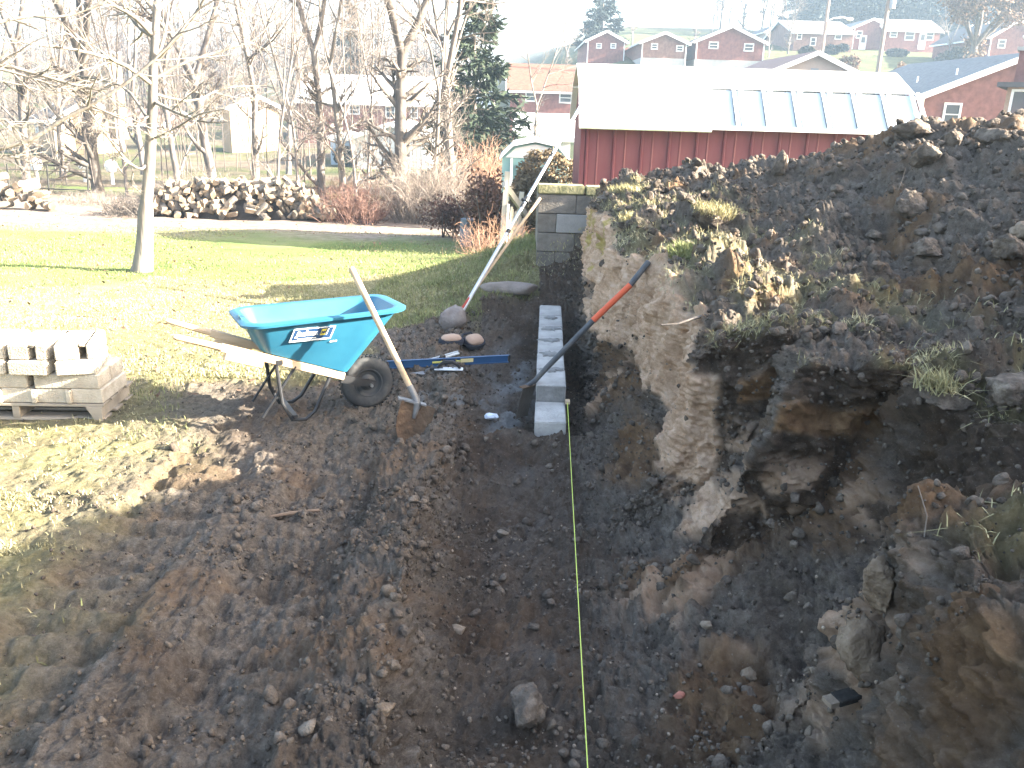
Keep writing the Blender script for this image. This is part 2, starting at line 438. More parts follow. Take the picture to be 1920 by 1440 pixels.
    clay *= 1 - 0.7 * hole * (z < 0.55) * (y > 5.2)
    # displacement
    d = 0.085 * fbm(Q * 2.1, 2) * np.clip(wz - .25, 0, 1)
    w1 = 0.55 - worley(Q * 5.5 + 0.15 * fbm(Q * 6, 1)[:, None]); w2 = 0.5 - worley(Q * 12.0); w3 = 0.5 - worley(Q * 27.0)
    rag = sstep(-0.35, 0.35, perlin(Q * 1.3 + 5))
    # hummocks of overturned sod along the bank top
    yard = sstep(9.5, 10.2, uu) * (1 - sstep(12.0, 12.9, uu)) * (1 - sstep(8.7, 9.0, y))
    hum = np.maximum(.62 - worley(Q * np.array([2.6, 2.6, 1.0]) + .3 * fbm(Q * 3, 2)[:, None]), 0)
    hum2 = np.maximum(.55 - worley(Q * np.array([5.2, 5.2, 2.0]) + 9 + .3 * fbm(Q * 6, 2)[:, None]), 0)
    Q[:, 2] += yard * (0.34 * hum * sstep(-.2, .3, perlin(Q * 1.1 + 13)) + .14 * hum2 - .05)
    crumb = fbm(Q * 8.5, 5, .62)
    d = d + (0.036 + .012 * (uu > 6)) * crumb * np.clip(wz, .2, 1.3) * (1 - .6 * clay) * (x > -3.2)
    clods = 0.060 * np.maximum(w1, -.15) * np.clip(wz - .55, 0, 1.2) * rag + 0.036 * w2 * wz * (0.45 + 0.55 * rag) + 0.017 * w3 * np.clip(wz, .3, 1.2) * (x > -3.0) + 0.012 * (.5 - worley(Q * 48.0)) * np.clip(wz, .3, 1.2) * (x > -3.0)
    d = d + clods * (1 - 0.75 * clay) + 0.012 * fbm(Q * 45, 3) * np.clip(wz, 0.2, 1)
    d = d - clay * (.04 * sstep(.35, .6, perlin(Q * np.array([4., 4., 6.]) + 21)) + .012 * np.abs(fbm(Q * 12, 4, .65)))
    ribs = perlin(np.stack([y * 8.0, x * .8, z * .7], 1)) * 0.05 + 0.025 * perlin(np.stack([y * 21.0, x * 1.5, z * 1.8], 1)) + 0.008 * fbm(Q * 26, 3) - .03 * sstep(.25, .5, perlin(Q * 7 + 3)) + .022 * (.5 - worley(Q * 16)) + .012 * (.5 - worley(Q * 38)) + .006 * fbm(Q * 50, 2)
    d = d + ribs * clay + 0.03 * clay
    # machine tracks on the left: cleat marks across two lanes
    for xa, xb, ph in ((-1.95, -1.50, 0.3), (-1.18, -.72, 0.0)):
        lane = sstep(xa - .05, xa + .03, x + 0.02 * perlin(Q * 3)) * (1 - sstep(xb - .03, xb + .05, x)) * (1 - sstep(4.3, 5.2, y))
        cl = np.sin((y + 0.06 * x + 0.05 * perlin(Q * 1.7)) * 2 * math.pi / 0.165 + ph)
        d = d + lane * (-.03 + 0.026 * np.sign(cl) * np.abs(cl) ** 0.6 * (0.5 + 0.5 * sstep(-.4, .4, perlin(Q * 2.3))) - 0.02)
    # scoops cut into the dark topsoil near the bank edge
    def scoop(c, rr, dep, sq=(1, 1, 1)):
        q = (Q - np.array(c)) / (np.array(sq) * rr)
        k = 1 - sstep(0.92, 1.0, np.power((np.abs(q) ** 3.5).sum(1), 1 / 3.5) + 0.20 * perlin(Q * 4.5) + .05 * perlin(Q * 13))
        return -dep * k
    sc = 0 * x; _ = lambda: (scoop((1.05, 3.82, .72), .24, .09, (1.5, .9, .85)) + scoop((1.36, 3.28, .66), .24, .07, (1.4, .75, 1.0)) + scoop((1.55, 2.35, .55), .26, .06, (1.3, .6, 1)))
    d = d + sc
    d = d - .10 * np.exp(-((x + .64) / .16) ** 2 - ((y - 4.84) / .16) ** 2)
    Q = Q + N * d[:, None]
    z2 = Q[:, 2]
    # colour masks, first set: r clay, g turf and dry grass, b grey mortar dust
    up = N[:, 2]
    turf = (1 - sstep(-2.4, -1.45, x + 0.45 * perlin(Q * 1.6) + 0.10 * (y - 3))) * (0.55 + 0.45 * sstep(-.3, .3, perlin(Q * 4)))
    turf = np.maximum(turf, sstep(7.5, 8.1, y + 0.35 * perlin(Q * 2) - 0.35 * (x > -.3)) * (x < .25) * sstep(-.3, .1, -x + 0.1 + .5 * (y - 8.3)))
    turf = np.maximum(turf, (1 - sstep(-1.5, -1.2, x + .3 * perlin(Q * 2) - .0)) * sstep(5.7, 6.1, y + .3 * perlin(Q * 2.2)))
    topg = sstep(9.6, 10.3, uu) * (1 - sstep(11.4, 12.0, uu)) * sstep(0.3, 0.7, up) * sstep(0.0, 0.4, perlin(Q * 2.6 + 2) + .1) * 0.6
    turf = np.maximum(turf, topg)
    dust = np.exp(-((x - .0) / .18) ** 2) * sstep(5.1, 5.5, y) * (1 - sstep(7.2, 7.7, y)) * sstep(-.25, .15, perlin(Q * np.array([5, 3, 5]) + 8))
    dust = np.maximum(dust, np.exp(-(((x + .45) / .3) ** 2 + ((y - 5.8) / .5) ** 2)) * sstep(0.22, 0.34, perlin(Q * 7 + 3)))
    dust = np.maximum(dust, 0.16 * np.exp(-((x - .1) / .22) ** 2) * (y < 5) * sstep(0.05, 0.35, perlin(Q * 4 + 3)))
    dust = np.maximum(dust, 0.9 * np.exp(-(((x - 1.45) / .16) ** 2 + ((y - 5.0) / .35) ** 2)) * sstep(-.1, .2, perlin(Q * 9)))
    # second set: r rusty subsoil, g dark soil plus shade painted into the recess, b yellow clay streak
    rust = .75 * sstep(.05, .6, perlin(Q * 1.9 + 40) + .2 * (uu > 6.5) - .12) * sstep(6, 7.2, uu) * (1 - clay)
    rust = np.where(uu < 6, .35 * sstep(.1, .5, perlin(Q * 2.4 + 40)), rust)
    dark_soil_shade = np.clip(sstep(4.6, 5.2, uu) * (1 - sstep(6.0, 6.4, uu)) * .5 + sstep(.03, .09, -sc) * .9 + .4 * sstep(.1, .5, perlin(Q * 2.0 + 60)), 0, 1)
    dark_soil_shade = np.maximum(dark_soil_shade, sstep(7.6, 8.0, y) * (x > -.45) * (uu < 8) * (z < .55) * .8)
    face = (y > 1.9) * (y < 4.0) * (uu > 7.4) * (uu < 10.6) * sstep(.30, .55, -N[:, 1])
    dark_soil_shade = np.maximum(dark_soil_shade, .9 * face)
    band = sstep(.0, .06, z2 - .66 + .05 * perlin(Q * 5)) * (1 - sstep(.0, .08, z2 - .80 + .06 * perlin(Q * 6))) * face * (x > 1.1)
    rust = np.maximum(rust, band); dark_soil_shade = dark_soil_shade * (1 - band)
    rust = np.maximum(rust, .8 * (y < 2.3) * (uu > 8.2) * (uu < 10.4) * sstep(-.1, .3, perlin(Q * 2.6 + 4)))
    prow = sstep(2.02, 2.10, y) * (1 - sstep(2.34, 2.40, y)) * sstep(7.5, 7.9, uu) * (1 - sstep(9.5, 9.9, uu)) * sstep(-.25, .2, perlin(Q * 5 + 2))
    talus = .6 * sstep(.18, .45, perlin(Q * 2.3 + 70)) * sstep(6.3, 6.9, uu) * (1 - sstep(8.6, 9.2, uu)) * (y < 8.5)
    pale = np.maximum(.62 * prow, talus * sstep(-.3, .2, perlin(Q * 9)))
    dark_soil_shade = np.maximum(dark_soil_shade, .85 * sstep(2.40, 2.46, y) * (1 - sstep(3.0, 3.5, y)) * sstep(8.1, 8.8, uu) * (1 - sstep(10.2, 10.8, uu)))  # recess behind the near prow: its shade put into the soil colour
    dark_soil_shade = dark_soil_shade * (1 - pale)
    clay_c = np.maximum(clay, pale)
    yel = clay * sstep(0.42, .5, perlin(np.stack([y * 2.4 + z * 0.8, x * 0, z * 0.5], 1) + 5)) * sstep(-.1, .2, perlin(Q * 7))
    idx = np.arange(n * r).reshape(n, r)
    F = np.stack([idx[:-1, :-1], idx[1:, :-1], idx[1:, 1:], idx[:-1, 1:]], -1).reshape(-1, 4)
    return Q, F, N, uu, wz, np.stack([clay_c, turf, dust, np.ones_like(clay)], 1), np.stack([rust, dark_soil_shade, yel, np.ones_like(clay)], 1), topg
DQ, DF, DN, DU, DW, DM1, DM2, DTOP = build_dig()

def dirt_material():
    m, N, L, P = base_mat('turned_soil')
    tc = N.new('ShaderNodeTexCoord')
    def noise(s, det=6, rough=.65):
        n = N.new('ShaderNodeTexNoise'); n.inputs['Scale'].default_value = s; n.inputs['Detail'].default_value = det
        n.inputs['Roughness'].default_value = rough; L.new(tc.outputs['Object'], n.inputs['Vector']); return n.outputs['Fac']
    def ramp(src, stops):
        r = N.new('ShaderNodeValToRGB'); e = r.color_ramp.elements
        e[0].position, e[0].color = stops[0][0], (*stops[0][1], 1); e[1].position, e[1].color = stops[-1][0], (*stops[-1][1], 1)
        for p, c in stops[1:-1]: e.new(p).color = (*c, 1)
        L.new(src, r.inputs[0]); return r.outputs[0]
    def mix(f, a, b):
        x = N.new('ShaderNodeMix'); x.data_type = 'RGBA'
        L.new(f, x.inputs[0]); L.new(a, x.inputs[6]); L.new(b, x.inputs[7]); return x.outputs[2]
    def attr(nm):
        a = N.new('ShaderNodeAttribute'); a.attribute_name = nm
        s = N.new('ShaderNodeSeparateColor'); L.new(a.outputs['Color'], s.inputs[0]); return s.outputs
    a1, a2 = attr('soil_a'), attr('soil_b')
    soil = ramp(noise(21, 12, .85), [(.30, (.042, .034, .027)), (.44, (.112, .091, .073)), (.56, (.190, .158, .129)), (.70, (.35, .30, .25))])
    rust = ramp(noise(13, 8, .7), [(.3, (.095, .050, .024)), (.5, (.20, .112, .055)), (.7, (.34, .21, .11))])
    dark_soil_shade = ramp(noise(18, 10, .8), [(.3, (.028, .019, .013)), (.5, (.066, .044, .030)), (.7, (.145, .100, .068))])
    clay = ramp(noise(11, 12, .78), [(.26, (.19, .095, .05)), (.40, (.46, .29, .18)), (.56, (.68, .475, .33)), (.75, (.80, .65, .50))])
    yel = ramp(noise(15), [(.3, (.36, .27, .09)), (.7, (.55, .42, .16))])
    turf = ramp(noise(22, 8, .7), [(.3, (.10, .092, .044)), (.5, (.20, .18, .088)), (.7, (.34, .305, .175))])
    dust = ramp(noise(16, 8, .7), [(.3, (.13, .125, .12)), (.7, (.31, .30, .29))])
    c = mix(a2[0], soil, rust); c = mix(a2[1], c, dark_soil_shade)
    c = mix(a1[1], c, turf); c = mix(a1[0], c, clay); c = mix(a2[2], c, yel); c = mix(a1[2], c, dust)
    # pale grit
    g = N.new('ShaderNodeTexVoronoi'); g.inputs['Scale'].default_value = 70; L.new(tc.outputs['Object'], g.inputs['Vector'])
    gm = N.new('ShaderNodeMapRange'); gm.inputs['From Min'].default_value = .16; gm.inputs['From Max'].default_value = .08
    gm.inputs['To Max'].default_value = .55
    L.new(g.outputs['Distance'], gm.inputs['Value'])
    grit = N.new('ShaderNodeRGB'); grit.outputs[0].default_value = (.26, .22, .18, 1)
    c = mix(gm.outputs[0], c, grit.outputs[0])
    L.new(c, P.inputs['Base Color']); P.inputs['Roughness'].default_value = .95; P.inputs['Specular IOR Level'].default_value = .15
    b = N.new('ShaderNodeBump'); b.inputs['Strength'].default_value = 1.0; b.inputs['Distance'].default_value = .03
    L.new(noise(48, 10, .82), b.inputs['Height']); L.new(b.outputs[0], P.inputs['Normal'])
    return m
M_DIRT = dirt_material()
me = mesh_np('dug_ground', DQ, DF, M_DIRT, True)
for nm, arr in (('soil_a', DM1), ('soil_b', DM2)):
    at = me.attributes.new(nm, 'FLOAT_COLOR', 'POINT'); at.data.foreach_set('color', arr.astype(np.float32).ravel())
tag(link('dug_ground', me), 'dark dug soil of the trench, the cut bank and the spoil heap', kind='structure')

_gx = np.floor(DQ[:, 0] * 20).astype(int); _gy = np.floor(DQ[:, 1] * 20).astype(int)
def dig_z(x, y, low=False, rad=0.04):
    """height of the dug ground near (x, y): the highest (or lowest) vertex close by"""
    k = (np.abs(DQ[:, 0] - x) < rad) & (np.abs(DQ[:, 1] - y) < rad)
    if not k.any(): return float(ground_h(x, y))
    return float(DQ[k, 2].min() if low else DQ[k, 2].max())
def dig_mean(x, y, rad=0.12):
    k = (np.abs(DQ[:, 0] - x) < rad) & (np.abs(DQ[:, 1] - y) < rad)
    return float(DQ[k, 2].mean()) if k.any() else float(ground_h(x, y))

# ------------------------------------------------------------------ lawn and far ground
def grid_ground(name, y0, y1, ratio, nx, spread, material, label, hole=False, minw=14.0):
    rows = [y0]
    while rows[-1] < y1: rows.append(rows[-1] * ratio)
    Y = np.array(rows); t = np.linspace(-1, 1, nx)
    X = t[:, None] * np.maximum(Y * spread, minw)[None]
    YY = np.broadcast_to(Y[None], X.shape)
    Z = ground_h(X, YY)
    p = np.stack([X.ravel(), YY.ravel(), 0 * X.ravel()], 1)
    Z = Z + (0.03 * fbm(p * 0.35, 3)).reshape(X.shape) * np.clip(YY / 12, .3, 4) + .012 * perlin(p * 3).reshape(X.shape)
    if hole:
        ins = sstep(-4.6, -4.25, X) * (1 - sstep(5.6, 6.1, X)) * (1 - sstep(10.1, 10.5, YY))
        Z = Z - 0.5 * ins
    V = np.stack([X, YY, Z], -1).reshape(-1, 3)
    idx = np.arange(V.shape[0]).reshape(X.shape)
    F = np.stack([idx[:-1, :-1], idx[1:, :-1], idx[1:, 1:], idx[:-1, 1:]], -1).reshape(-1, 4)
    me = mesh_np(name, V, F, material, True)
    return tag(link(name, me), label, kind='structure'), V
def lawn_material(name, far=False):
    m, N, L, P = base_mat(name)
    tc = N.new('ShaderNodeTexCoord')
    def noise(s, det=6):
        n = N.new('ShaderNodeTexNoise'); n.inputs['Scale'].default_value = s; n.inputs['Detail'].default_value = det
        n.inputs['Roughness'].default_value = .65
        L.new(tc.outputs['Object'], n.inputs['Vector']); return n.outputs['Fac']
    def ramp(src, stops):
        r = N.new('ShaderNodeValToRGB'); e = r.color_ramp.elements
        e[0].position, e[0].color = stops[0][0], (*stops[0][1], 1); e[1].position, e[1].color = stops[-1][0], (*stops[-1][1], 1)
        for p, c in stops[1:-1]: e.new(p).color = (*c, 1)
        L.new(src, r.inputs[0]); return r.outputs[0]
    green = ramp(noise(.9 if not far else .25), [(.3, (.100, .150, .044)), (.5, (.150, .190, .066)), (.7, (.23, .240, .11))] if not far else [(.3, (.058, .072, .030)), (.5, (.085, .095, .040)), (.7, (.13, .13, .062))])  # far greens darker, with shade over the hillside put into the colour
    fine = ramp(noise(38 if not far else 3), [(.3, (.55, .55, .5)), (.7, (1.2, 1.2, 1.15))])
    x = N.new('ShaderNodeMix'); x.data_type = 'RGBA'; x.blend_type = 'MULTIPLY'; x.inputs[0].default_value = .6
    L.new(green, x.inputs[6]); L.new(fine, x.inputs[7])
    if not far:
        sx0 = N.new('ShaderNodeSeparateXYZ'); L.new(tc.outputs['Object'], sx0.inputs[0])
        a0 = N.new('ShaderNodeMath'); a0.operation = 'MULTIPLY_ADD'; L.new(noise(.7), a0.inputs[0]); a0.inputs[1].default_value = 3.5
        L.new(sx0.outputs['Y'], a0.inputs[2])
        r0 = N.new('ShaderNodeMapRange'); r0.inputs['From Min'].default_value = 12.6; r0.inputs['From Max'].default_value = 10.2
        L.new(a0.outputs[0], r0.inputs['Value'])
        x0 = N.new('ShaderNodeMix'); x0.data_type = 'RGBA'; L.new(r0.outputs[0], x0.inputs[0])
        dry = ramp(noise(7, 9), [(.3, (.160, .170, .070)), (.5, (.225, .228, .105)), (.7, (.31, .30, .165))])
        L.new(x.outputs[2], x0.inputs[6]); L.new(dry, x0.inputs[7]); x = x0
    # bare, leaf-strewn soil in front of the log heaps and under the trees
    sx = N.new('ShaderNodeSeparateXYZ'); L.new(tc.outputs['Object'], sx.inputs[0])
    ad = N.new('ShaderNodeMath'); ad.operation = 'MULTIPLY_ADD'; L.new(noise(.5), ad.inputs[0]); ad.inputs[1].default_value = 5.0
    L.new(sx.outputs['Y'], ad.inputs[2])
    def rng(a, b, to=1):
        r = N.new('ShaderNodeMapRange'); r.inputs['From Min'].default_value = a; r.inputs['From Max'].default_value = b
        r.inputs['To Max'].default_value = to
        L.new(ad.outputs[0], r.inputs['Value']); return r.outputs[0]
    bare = ramp(noise(6, 9), [(.3, (.12, .092, .068)), (.5, (.22, .175, .14)), (.7, (.34, .28, .23))])
    y = N.new('ShaderNodeMix'); y.data_type = 'RGBA'
    if far:
        bare = ramp(noise(.6, 9), [(.3, (.07, .055, .04)), (.5, (.12, .095, .07)), (.7, (.19, .15, .11))])
        z = N.new('ShaderNodeMath'); z.operation = 'MULTIPLY'; z.inputs[1].default_value = .55
        L.new(rng(150, 200), z.inputs[0])
        # leaf litter under the trees on the left
        wx_ = N.new('ShaderNodeMapRange'); wx_.inputs['From Min'].default_value = 4; wx_.inputs['From Max'].default_value = -6
        L.new(sx.outputs['X'], wx_.inputs['Value'])
        ln = N.new('ShaderNodeMapRange'); ln.inputs['From Min'].default_value = .40; ln.inputs['From Max'].default_value = .56
        L.new(noise(.12, 3), ln.inputs['Value'])
        q1 = N.new('ShaderNodeMath'); q1.operation = 'MULTIPLY'; L.new(wx_.outputs[0], q1.inputs[0]); L.new(ln.outputs[0], q1.inputs[1])
        q2 = N.new('ShaderNodeMath'); q2.operation = 'MAXIMUM'; L.new(q1.outputs[0], q2.inputs[0]); L.new(z.outputs[0], q2.inputs[1])
        L.new(q2.outputs[0], y.inputs[0])
    else:
        a, b = rng(17.3, 19.3), rng(32.0, 27.0)
        z = N.new('ShaderNodeMath'); z.operation = 'MULTIPLY'; L.new(a, z.inputs[0]); L.new(b, z.inputs[1])
        L.new(z.outputs[0], y.inputs[0])
    L.new(x.outputs[2], y.inputs[6]); L.new(bare, y.inputs[7])
    L.new(y.outputs[2], P.inputs['Base Color']); P.inputs['Roughness'].default_value = 1.0
    P.inputs['Specular IOR Level'].default_value = .1
    b = N.new('ShaderNodeBump'); b.inputs['Strength'].default_value = .7; b.inputs['Distance'].default_value = .03 if not far else .3
    L.new(noise(60 if not far else 4), b.inputs['Height']); L.new(b.outputs[0], P.inputs['Normal'])
    return m
lawn, LV = grid_ground('lawn', 0.6, 30.0, 1.012, 420, 0.85, lawn_material('lawn_turf'), 'mown lawn sloping away behind the wheelbarrow, bare by the logs', hole=True)
far_ground, FV = grid_ground('hillside', 29.0, 420.0, 1.018, 240, 1.1, lawn_material('hill_grass', True), 'grassy valley and hillside carrying the houses', minw=30)
far_ground.location.z = -0.03

# ------------------------------------------------------------------ buildings
BRICK = mat('far_red_brick', [(.13, .050, .042), (.19, .075, .060), (.24, .10, .08)], scale=3, rough=.9)
BRICK2 = mat('far_brown_brick', [(.14, .075, .055), (.20, .11, .085), (.25, .15, .115)], scale=3, rough=.9)
TANB = mat('tan_brick', [(.30, .19, .13), (.40, .27, .19), (.48, .34, .25)], scale=4, rough=.9)
PALE = mat('pale_siding', [(.30, .225, .145), (.38, .29, .19)], scale=1, rough=.8)
WSIDE = mat('white_siding', [(.55, .56, .56), (.66, .66, .65)], scale=1.2, rough=.7)
BEIGE = mat('beige_siding', [(.33, .25, .21), (.39, .30, .25)], scale=1.2, rough=.8)
TRIM = mat('white_trim', (.78, .78, .76), scale=4, rough=.55)
GRAYROOF = mat('grey_shingle', [(.085, .098, .105), (.125, .14, .148), (.16, .175, .18)], scale=5, rough=.95)
DARKROOF = mat('dark_shingle', [(.075, .07, .07), (.11, .105, .105)], scale=5, rough=.95)
PALEROOF = mat('pale_shingle', [(.52, .52, .52), (.62, .62, .61), (.70, .70, .69)], scale=4, rough=.9)
ORANGEROOF = mat('orange_shingle', [(.115, .045, .027), (.15, .062, .038), (.18, .085, .055)], scale=4, rough=.95)
REDROOF = mat('rose_shingle', [(.16, .10, .085), (.21, .14, .12)], scale=4, rough=.95)
GLASS = mat('window_glass', (.05, .06, .07), scale=2, rough=.12, spec=.6)
FOUND = mat('foundation_block', [(.33, .32, .30), (.42, .41, .39)], scale=3)

def house(name, label, cat, c, rz, w, d, eave, ridge_h, axis='y', wall=BRICK, roof=DARKROOF, wins=(), side_wins=(), door=None,
          chimney=None, found=0.0, over=0.35, vent=False, porch=False, downspouts=True):
    """c = middle of the front wall on the ground; front faces -y; ridge along axis; wins = [(x, z, w, h)] on the front"""
    t = thing(name, label, cat, c, rz)
    mb = MB(); hw = w / 2
    t['ridge_z'], t['slope'] = ridge_h, (ridge_h - eave) / (hw if axis == 'y' else d / 2)
    if axis == 'y':
        mb.prism([(-hw, -3.0), (hw, -3.0), (hw, eave), (0, ridge_h), (-hw, eave)], 0, d)
    else:
        M = Matrix.Rotation(math.pi / 2, 4, 'Z')
        mb.prism([(0, -3.0), (d, -3.0), (d, eave), (d / 2, ridge_h), (0, eave)], -hw, hw, M=Matrix(((0, 1, 0, 0), (1, 0, 0, 0), (0, 0, 1, 0), (0, 0, 0, 1))))
    mb.build('wall', wall, t)
    rb = MB(); th = 0.16; rake = MB()
    if axis == 'y':
        s = (ridge_h - eave) / hw
        for sg in (-1, 1):
            e = Vector((sg * (hw + over), 0, eave - s * over)); r = Vector((0, 0, ridge_h))
            rb.hexa([Vector((q.x, yy, q.z + dz)) for dz in (.02, th) for yy in (-over, d + over) for q in (e, r)])
            rake.bar(Vector((e.x, -over - .03, e.z + .02)), Vector((0, -over - .03, ridge_h + .02)), .06, .28, up=(0, 1, 0) if False else (0, 0, 1))
            rake.box((sg * (hw + over + .05), d / 2, eave - s * over + .02), (.1, d + 2 * over, .16))
    else:
        s = (ridge_h - eave) / (d / 2)
        for sg, y0 in ((-1, 0), (1, d)):
            e = (y0 + sg * over, eave - s * over); r = (d / 2, ridge_h)
            rb.hexa([Vector((xx, q[0], q[1] + dz)) for dz in (.02, th) for xx in (-hw - over, hw + over) for q in (e, r)])
            for xs in (-1, 1):
                rake.bar((xs * (hw + over + .03), e[0], e[1] + .02), (xs * (hw + over + .03), d / 2, ridge_h + .02), .06, .26)
            rake.box((0, y0 + sg * (over + .05), eave - s * over + .02), (w + 2 * over, .1, .16))
    ro = rb.build('roof', roof, t)
    rake.build('fascia', TRIM, t)
    def window(x, z, ww, hh, side=None):
        f = MB(); g = MB(); b = 0.1
        def B(mb_, cx, cz, sx, sz, y, dy):
            if side is None: mb_.box((cx, y, cz), (sx, dy, sz))
            else:
                mb_.box((side * (hw - y), cx, cz), (dy, sx, sz))
        B(f, x - ww / 2, z, b, hh + 2 * b, -.03, .09); B(f, x + ww / 2, z, b, hh + 2 * b, -.03, .09)
        for zz in (z - hh / 2 - b / 2, z, z + hh / 2 + b / 2): B(f, x, zz, ww - b, b if zz != z else .05, -.03, .09)
        if ww > 1.25: B(f, x, z, .06, hh, -.025, .07)
        fo = f.build('window', TRIM, t)
        B(g, x, z, ww - b, hh, -.006, .03); g.build('pane', GLASS, fo)
    for a in wins: window(*a)
    for a in side_wins: window(a[1], a[2], a[3], a[4], side=a[0])
    if door:
        x, h = door
        dm = MB().box((x, -.03, h / 2 + .2), (.95, .1, h)); do = dm.build('door', TRIM, t)
        MB().box((x, -.10, h * .72 + .2), (.5, .05, h * .34)).build('pane', GLASS, do)
    if chimney:
        x, y, z0, z1, cw = chimney
        ch = MB().box((x, y, (z0 + z1) / 2), (cw, cw, z1 - z0)).build('chimney', wall, t)
        MB().box((x, y, z1 + .06), (cw + .16, cw + .16, .12)).build('cap', FOUND, ch)
    if found:
        MB().box((0, d / 2, found / 2 - 1.5), (w + .06, d + .06, found + 3.0)).build('foundation', FOUND, t)
    if vent:
        v = MB()
        for k in range(5): v.box((0, -.04, ridge_h - 1.0 - .14 * k), (.5, .06, .09))
        v.build('vent', mat('vent_grey', (.2, .22, .24)), t)
    if downspouts and axis == 'y':
        for sg in (-1, 1): MB().box((sg * (hw - .05), -.09, eave / 2 - .1), (.11, .09, eave)).build('downspout', TRIM, t)
    return t
def front(Y, pl, pr, py):
    a, b = aty(pl, py, Y), aty(pr, py, Y)
    return (a.x + b.x) / 2, abs(b.x - a.x)
def hz(px, py, Y): return aty(px, py, Y).z

def px_house(name, label, Y, pl, pr, p_eave, p_ridge, d, p_ground=None, axis='y', rz=0.0, wins=(), **kw):
    """size a house from its outline seen at distance Y; windows given as pixel boxes on the front wall"""
    pm = (pl + pr) / 2
    cx, w = front(Y, pl, pr, p_eave)
    g = hz(pm, p_ground, Y) if p_ground else float(ground_h(cx, Y))
    e = hz(pm, p_eave, Y) - g
    r = hz(pm, p_ridge, Y + (0 if axis == 'y' else d / 2)) - g
    ww = []
    for x0, y0, x1, y1 in wins:
        a, b = aty(x0, y0, Y), aty(x1, y1, Y)
        ww.append(((a.x + b.x) / 2 - cx, (a.z + b.z) / 2 - g, abs(b.x - a.x) * .85, abs(a.z - b.z) * .85))
    return house(name, label, 'house', (cx, Y, g), rz, w, d, e, r, axis=axis, wins=ww, **kw)

px_house('brick_house', 'red brick house with a grey shingle roof right of the long shed', 45, 1728, 2090, 184, 104, 13, 262, roof=GRAYROOF, wins=[(1770, 193, 1797, 236)], found=.0, over=.45)
# its plumbing stubs
hh = bpy.data.objects['brick_house']
for (x, y) in ((-3.4, 4.0), (-2.6, 1.4), (-4.4, 7.0)):
    zr = hh['ridge_z'] - abs(x) * hh['slope'] + .15
    MB().tube([(x, y, zr - .2), (x, y, zr + .32)], .04, 8).build('vent_pipe', TRIM, hh)
px_house('brick_house', 'small red brick gable house, leftmost of the row above the shed roof', 104, 1102, 1172, 77, 59, 18, 140, wins=[(1118, 82, 1128, 90), (1145, 82, 1155, 90)])
px_house('brick_house', 'orange brick gable house with two windows, middle of the row above the shed', 96, 1204, 1288, 80, 62, 19, 134, wall=BRICK2, wins=[(1221, 82, 1233, 92), (1268, 86, 1281, 96)], found=1.3)
px_house('brick_house', 'wide plum brick gable house with white rakes above the shed roof', 96, 1306, 1434, 79, 50, 17, 134, wins=[(1329, 79, 1347, 91), (1395, 82, 1413, 96)], found=1.1)
px_house('gable_house', 'low beige gable house with an attic vent just behind the shed roof', 62, 1418, 1632, 149, 100, 13, 205, wall=BEIGE, roof=REDROOF, vent=True, over=.4)
px_house('brick_house', 'blue grey brick house with a white porch on the hillside lawn', 128, 1602, 1668, 52, 36, 16, 100, wall=BRICK, roof=GRAYROOF, wins=[(1606, 58, 1616, 72)], door=(-1.0, 2.1))
px_house('brick_house', 'small red house with a pale roof and white door behind the tall utility pole', 126, 1664, 1764, 58, 40, 9, 95, axis='x', roof=PALEROOF, wins=[(1669, 58, 1682, 70), (1697, 58, 1714, 76), (1735, 58, 1750, 76)], door=(1.3, 2.1))
px_house('brick_house', 'hazy brick house behind the lamp pole with pale windows', 122, 1490, 1600, 62, 42, 14, 104, axis='x', wall=BRICK2, wins=[(1455 + 40, 60, 1503, 74), (1520, 70, 1529, 86), (1566, 60, 1578, 74)])
px_house('hillside_house', 'grey hillside house behind the plum brick gable', 140, 1436, 1492, 60, 44, 12, 96, wall=BEIGE, wins=[(1448, 62, 1456, 72), (1472, 62, 1482, 72)])
px_house('brick_house', 'dark red house half hidden by the russet oak at the right edge', 104, 1858, 1950, 70, 38, 14, 112, wins=[(1872, 74, 1884, 90)])
px_house('brick_house', 'red brick house with an orange roof left of the shed', 74, 957, 1092, 170, 124, 9, 262, axis='x', roof=ORANGEROOF, wins=[(985, 171, 1004, 190), (1048, 174, 1073, 193)], downspouts=False)
px_house('brick_house', 'long red brick house with a pale roof behind the bare trees', 76, 556, 912, 194, 146, 11, 300, axis='x', roof=PALEROOF, wins=[(652, 198, 676, 214), (722, 198, 742, 222), (770, 200, 784, 222), (590, 196, 606, 212)])
px_house('gable_garage', 'white gable garage in front of the long brick house', 57, 662, 806, 259, 233, 9, 322, wall=WSIDE, roof=PALEROOF, wins=[(676, 268, 700, 296), (748, 270, 772, 296)], side_wins=())
px_house('flat_shed', 'pale blue flat sided shed left of the white garage', 58.5, 619, 655, 258, 254, 4, 318, wall=mat('pale_blue_wall', [(.42, .50, .56), (.52, .60, .66)], scale=1), roof=PALEROOF, over=.1, downspouts=False)
px_house('cream_house', 'sunlit cream house with a tall chimney at the far left', 60, 52, 112, 222, 184, 5, 300, axis='x', rz=-.62, wall=PALE, roof=DARKROOF, chimney=(3.2, 3.4, 1.5, 7.0, .9), wins=[(50, 232, 62, 250), (84, 232, 96, 250)])
px_house('cream_house', 'tall narrow cream house catching the sun between tree trunks', 66, 402, 440, 200, 178, 4, 310, axis='x', rz=-.8, wall=PALE, roof=DARKROOF, wins=[(402, 208, 412, 224)])
px_house('brick_house', 'low brown house deep among the trees left of the lawn tree', 84, 165, 300, 232, 205, 9, 290, axis='x', wall=BRICK2, roof=REDROOF, wins=[(190, 240, 206, 256), (240, 240, 256, 256)])
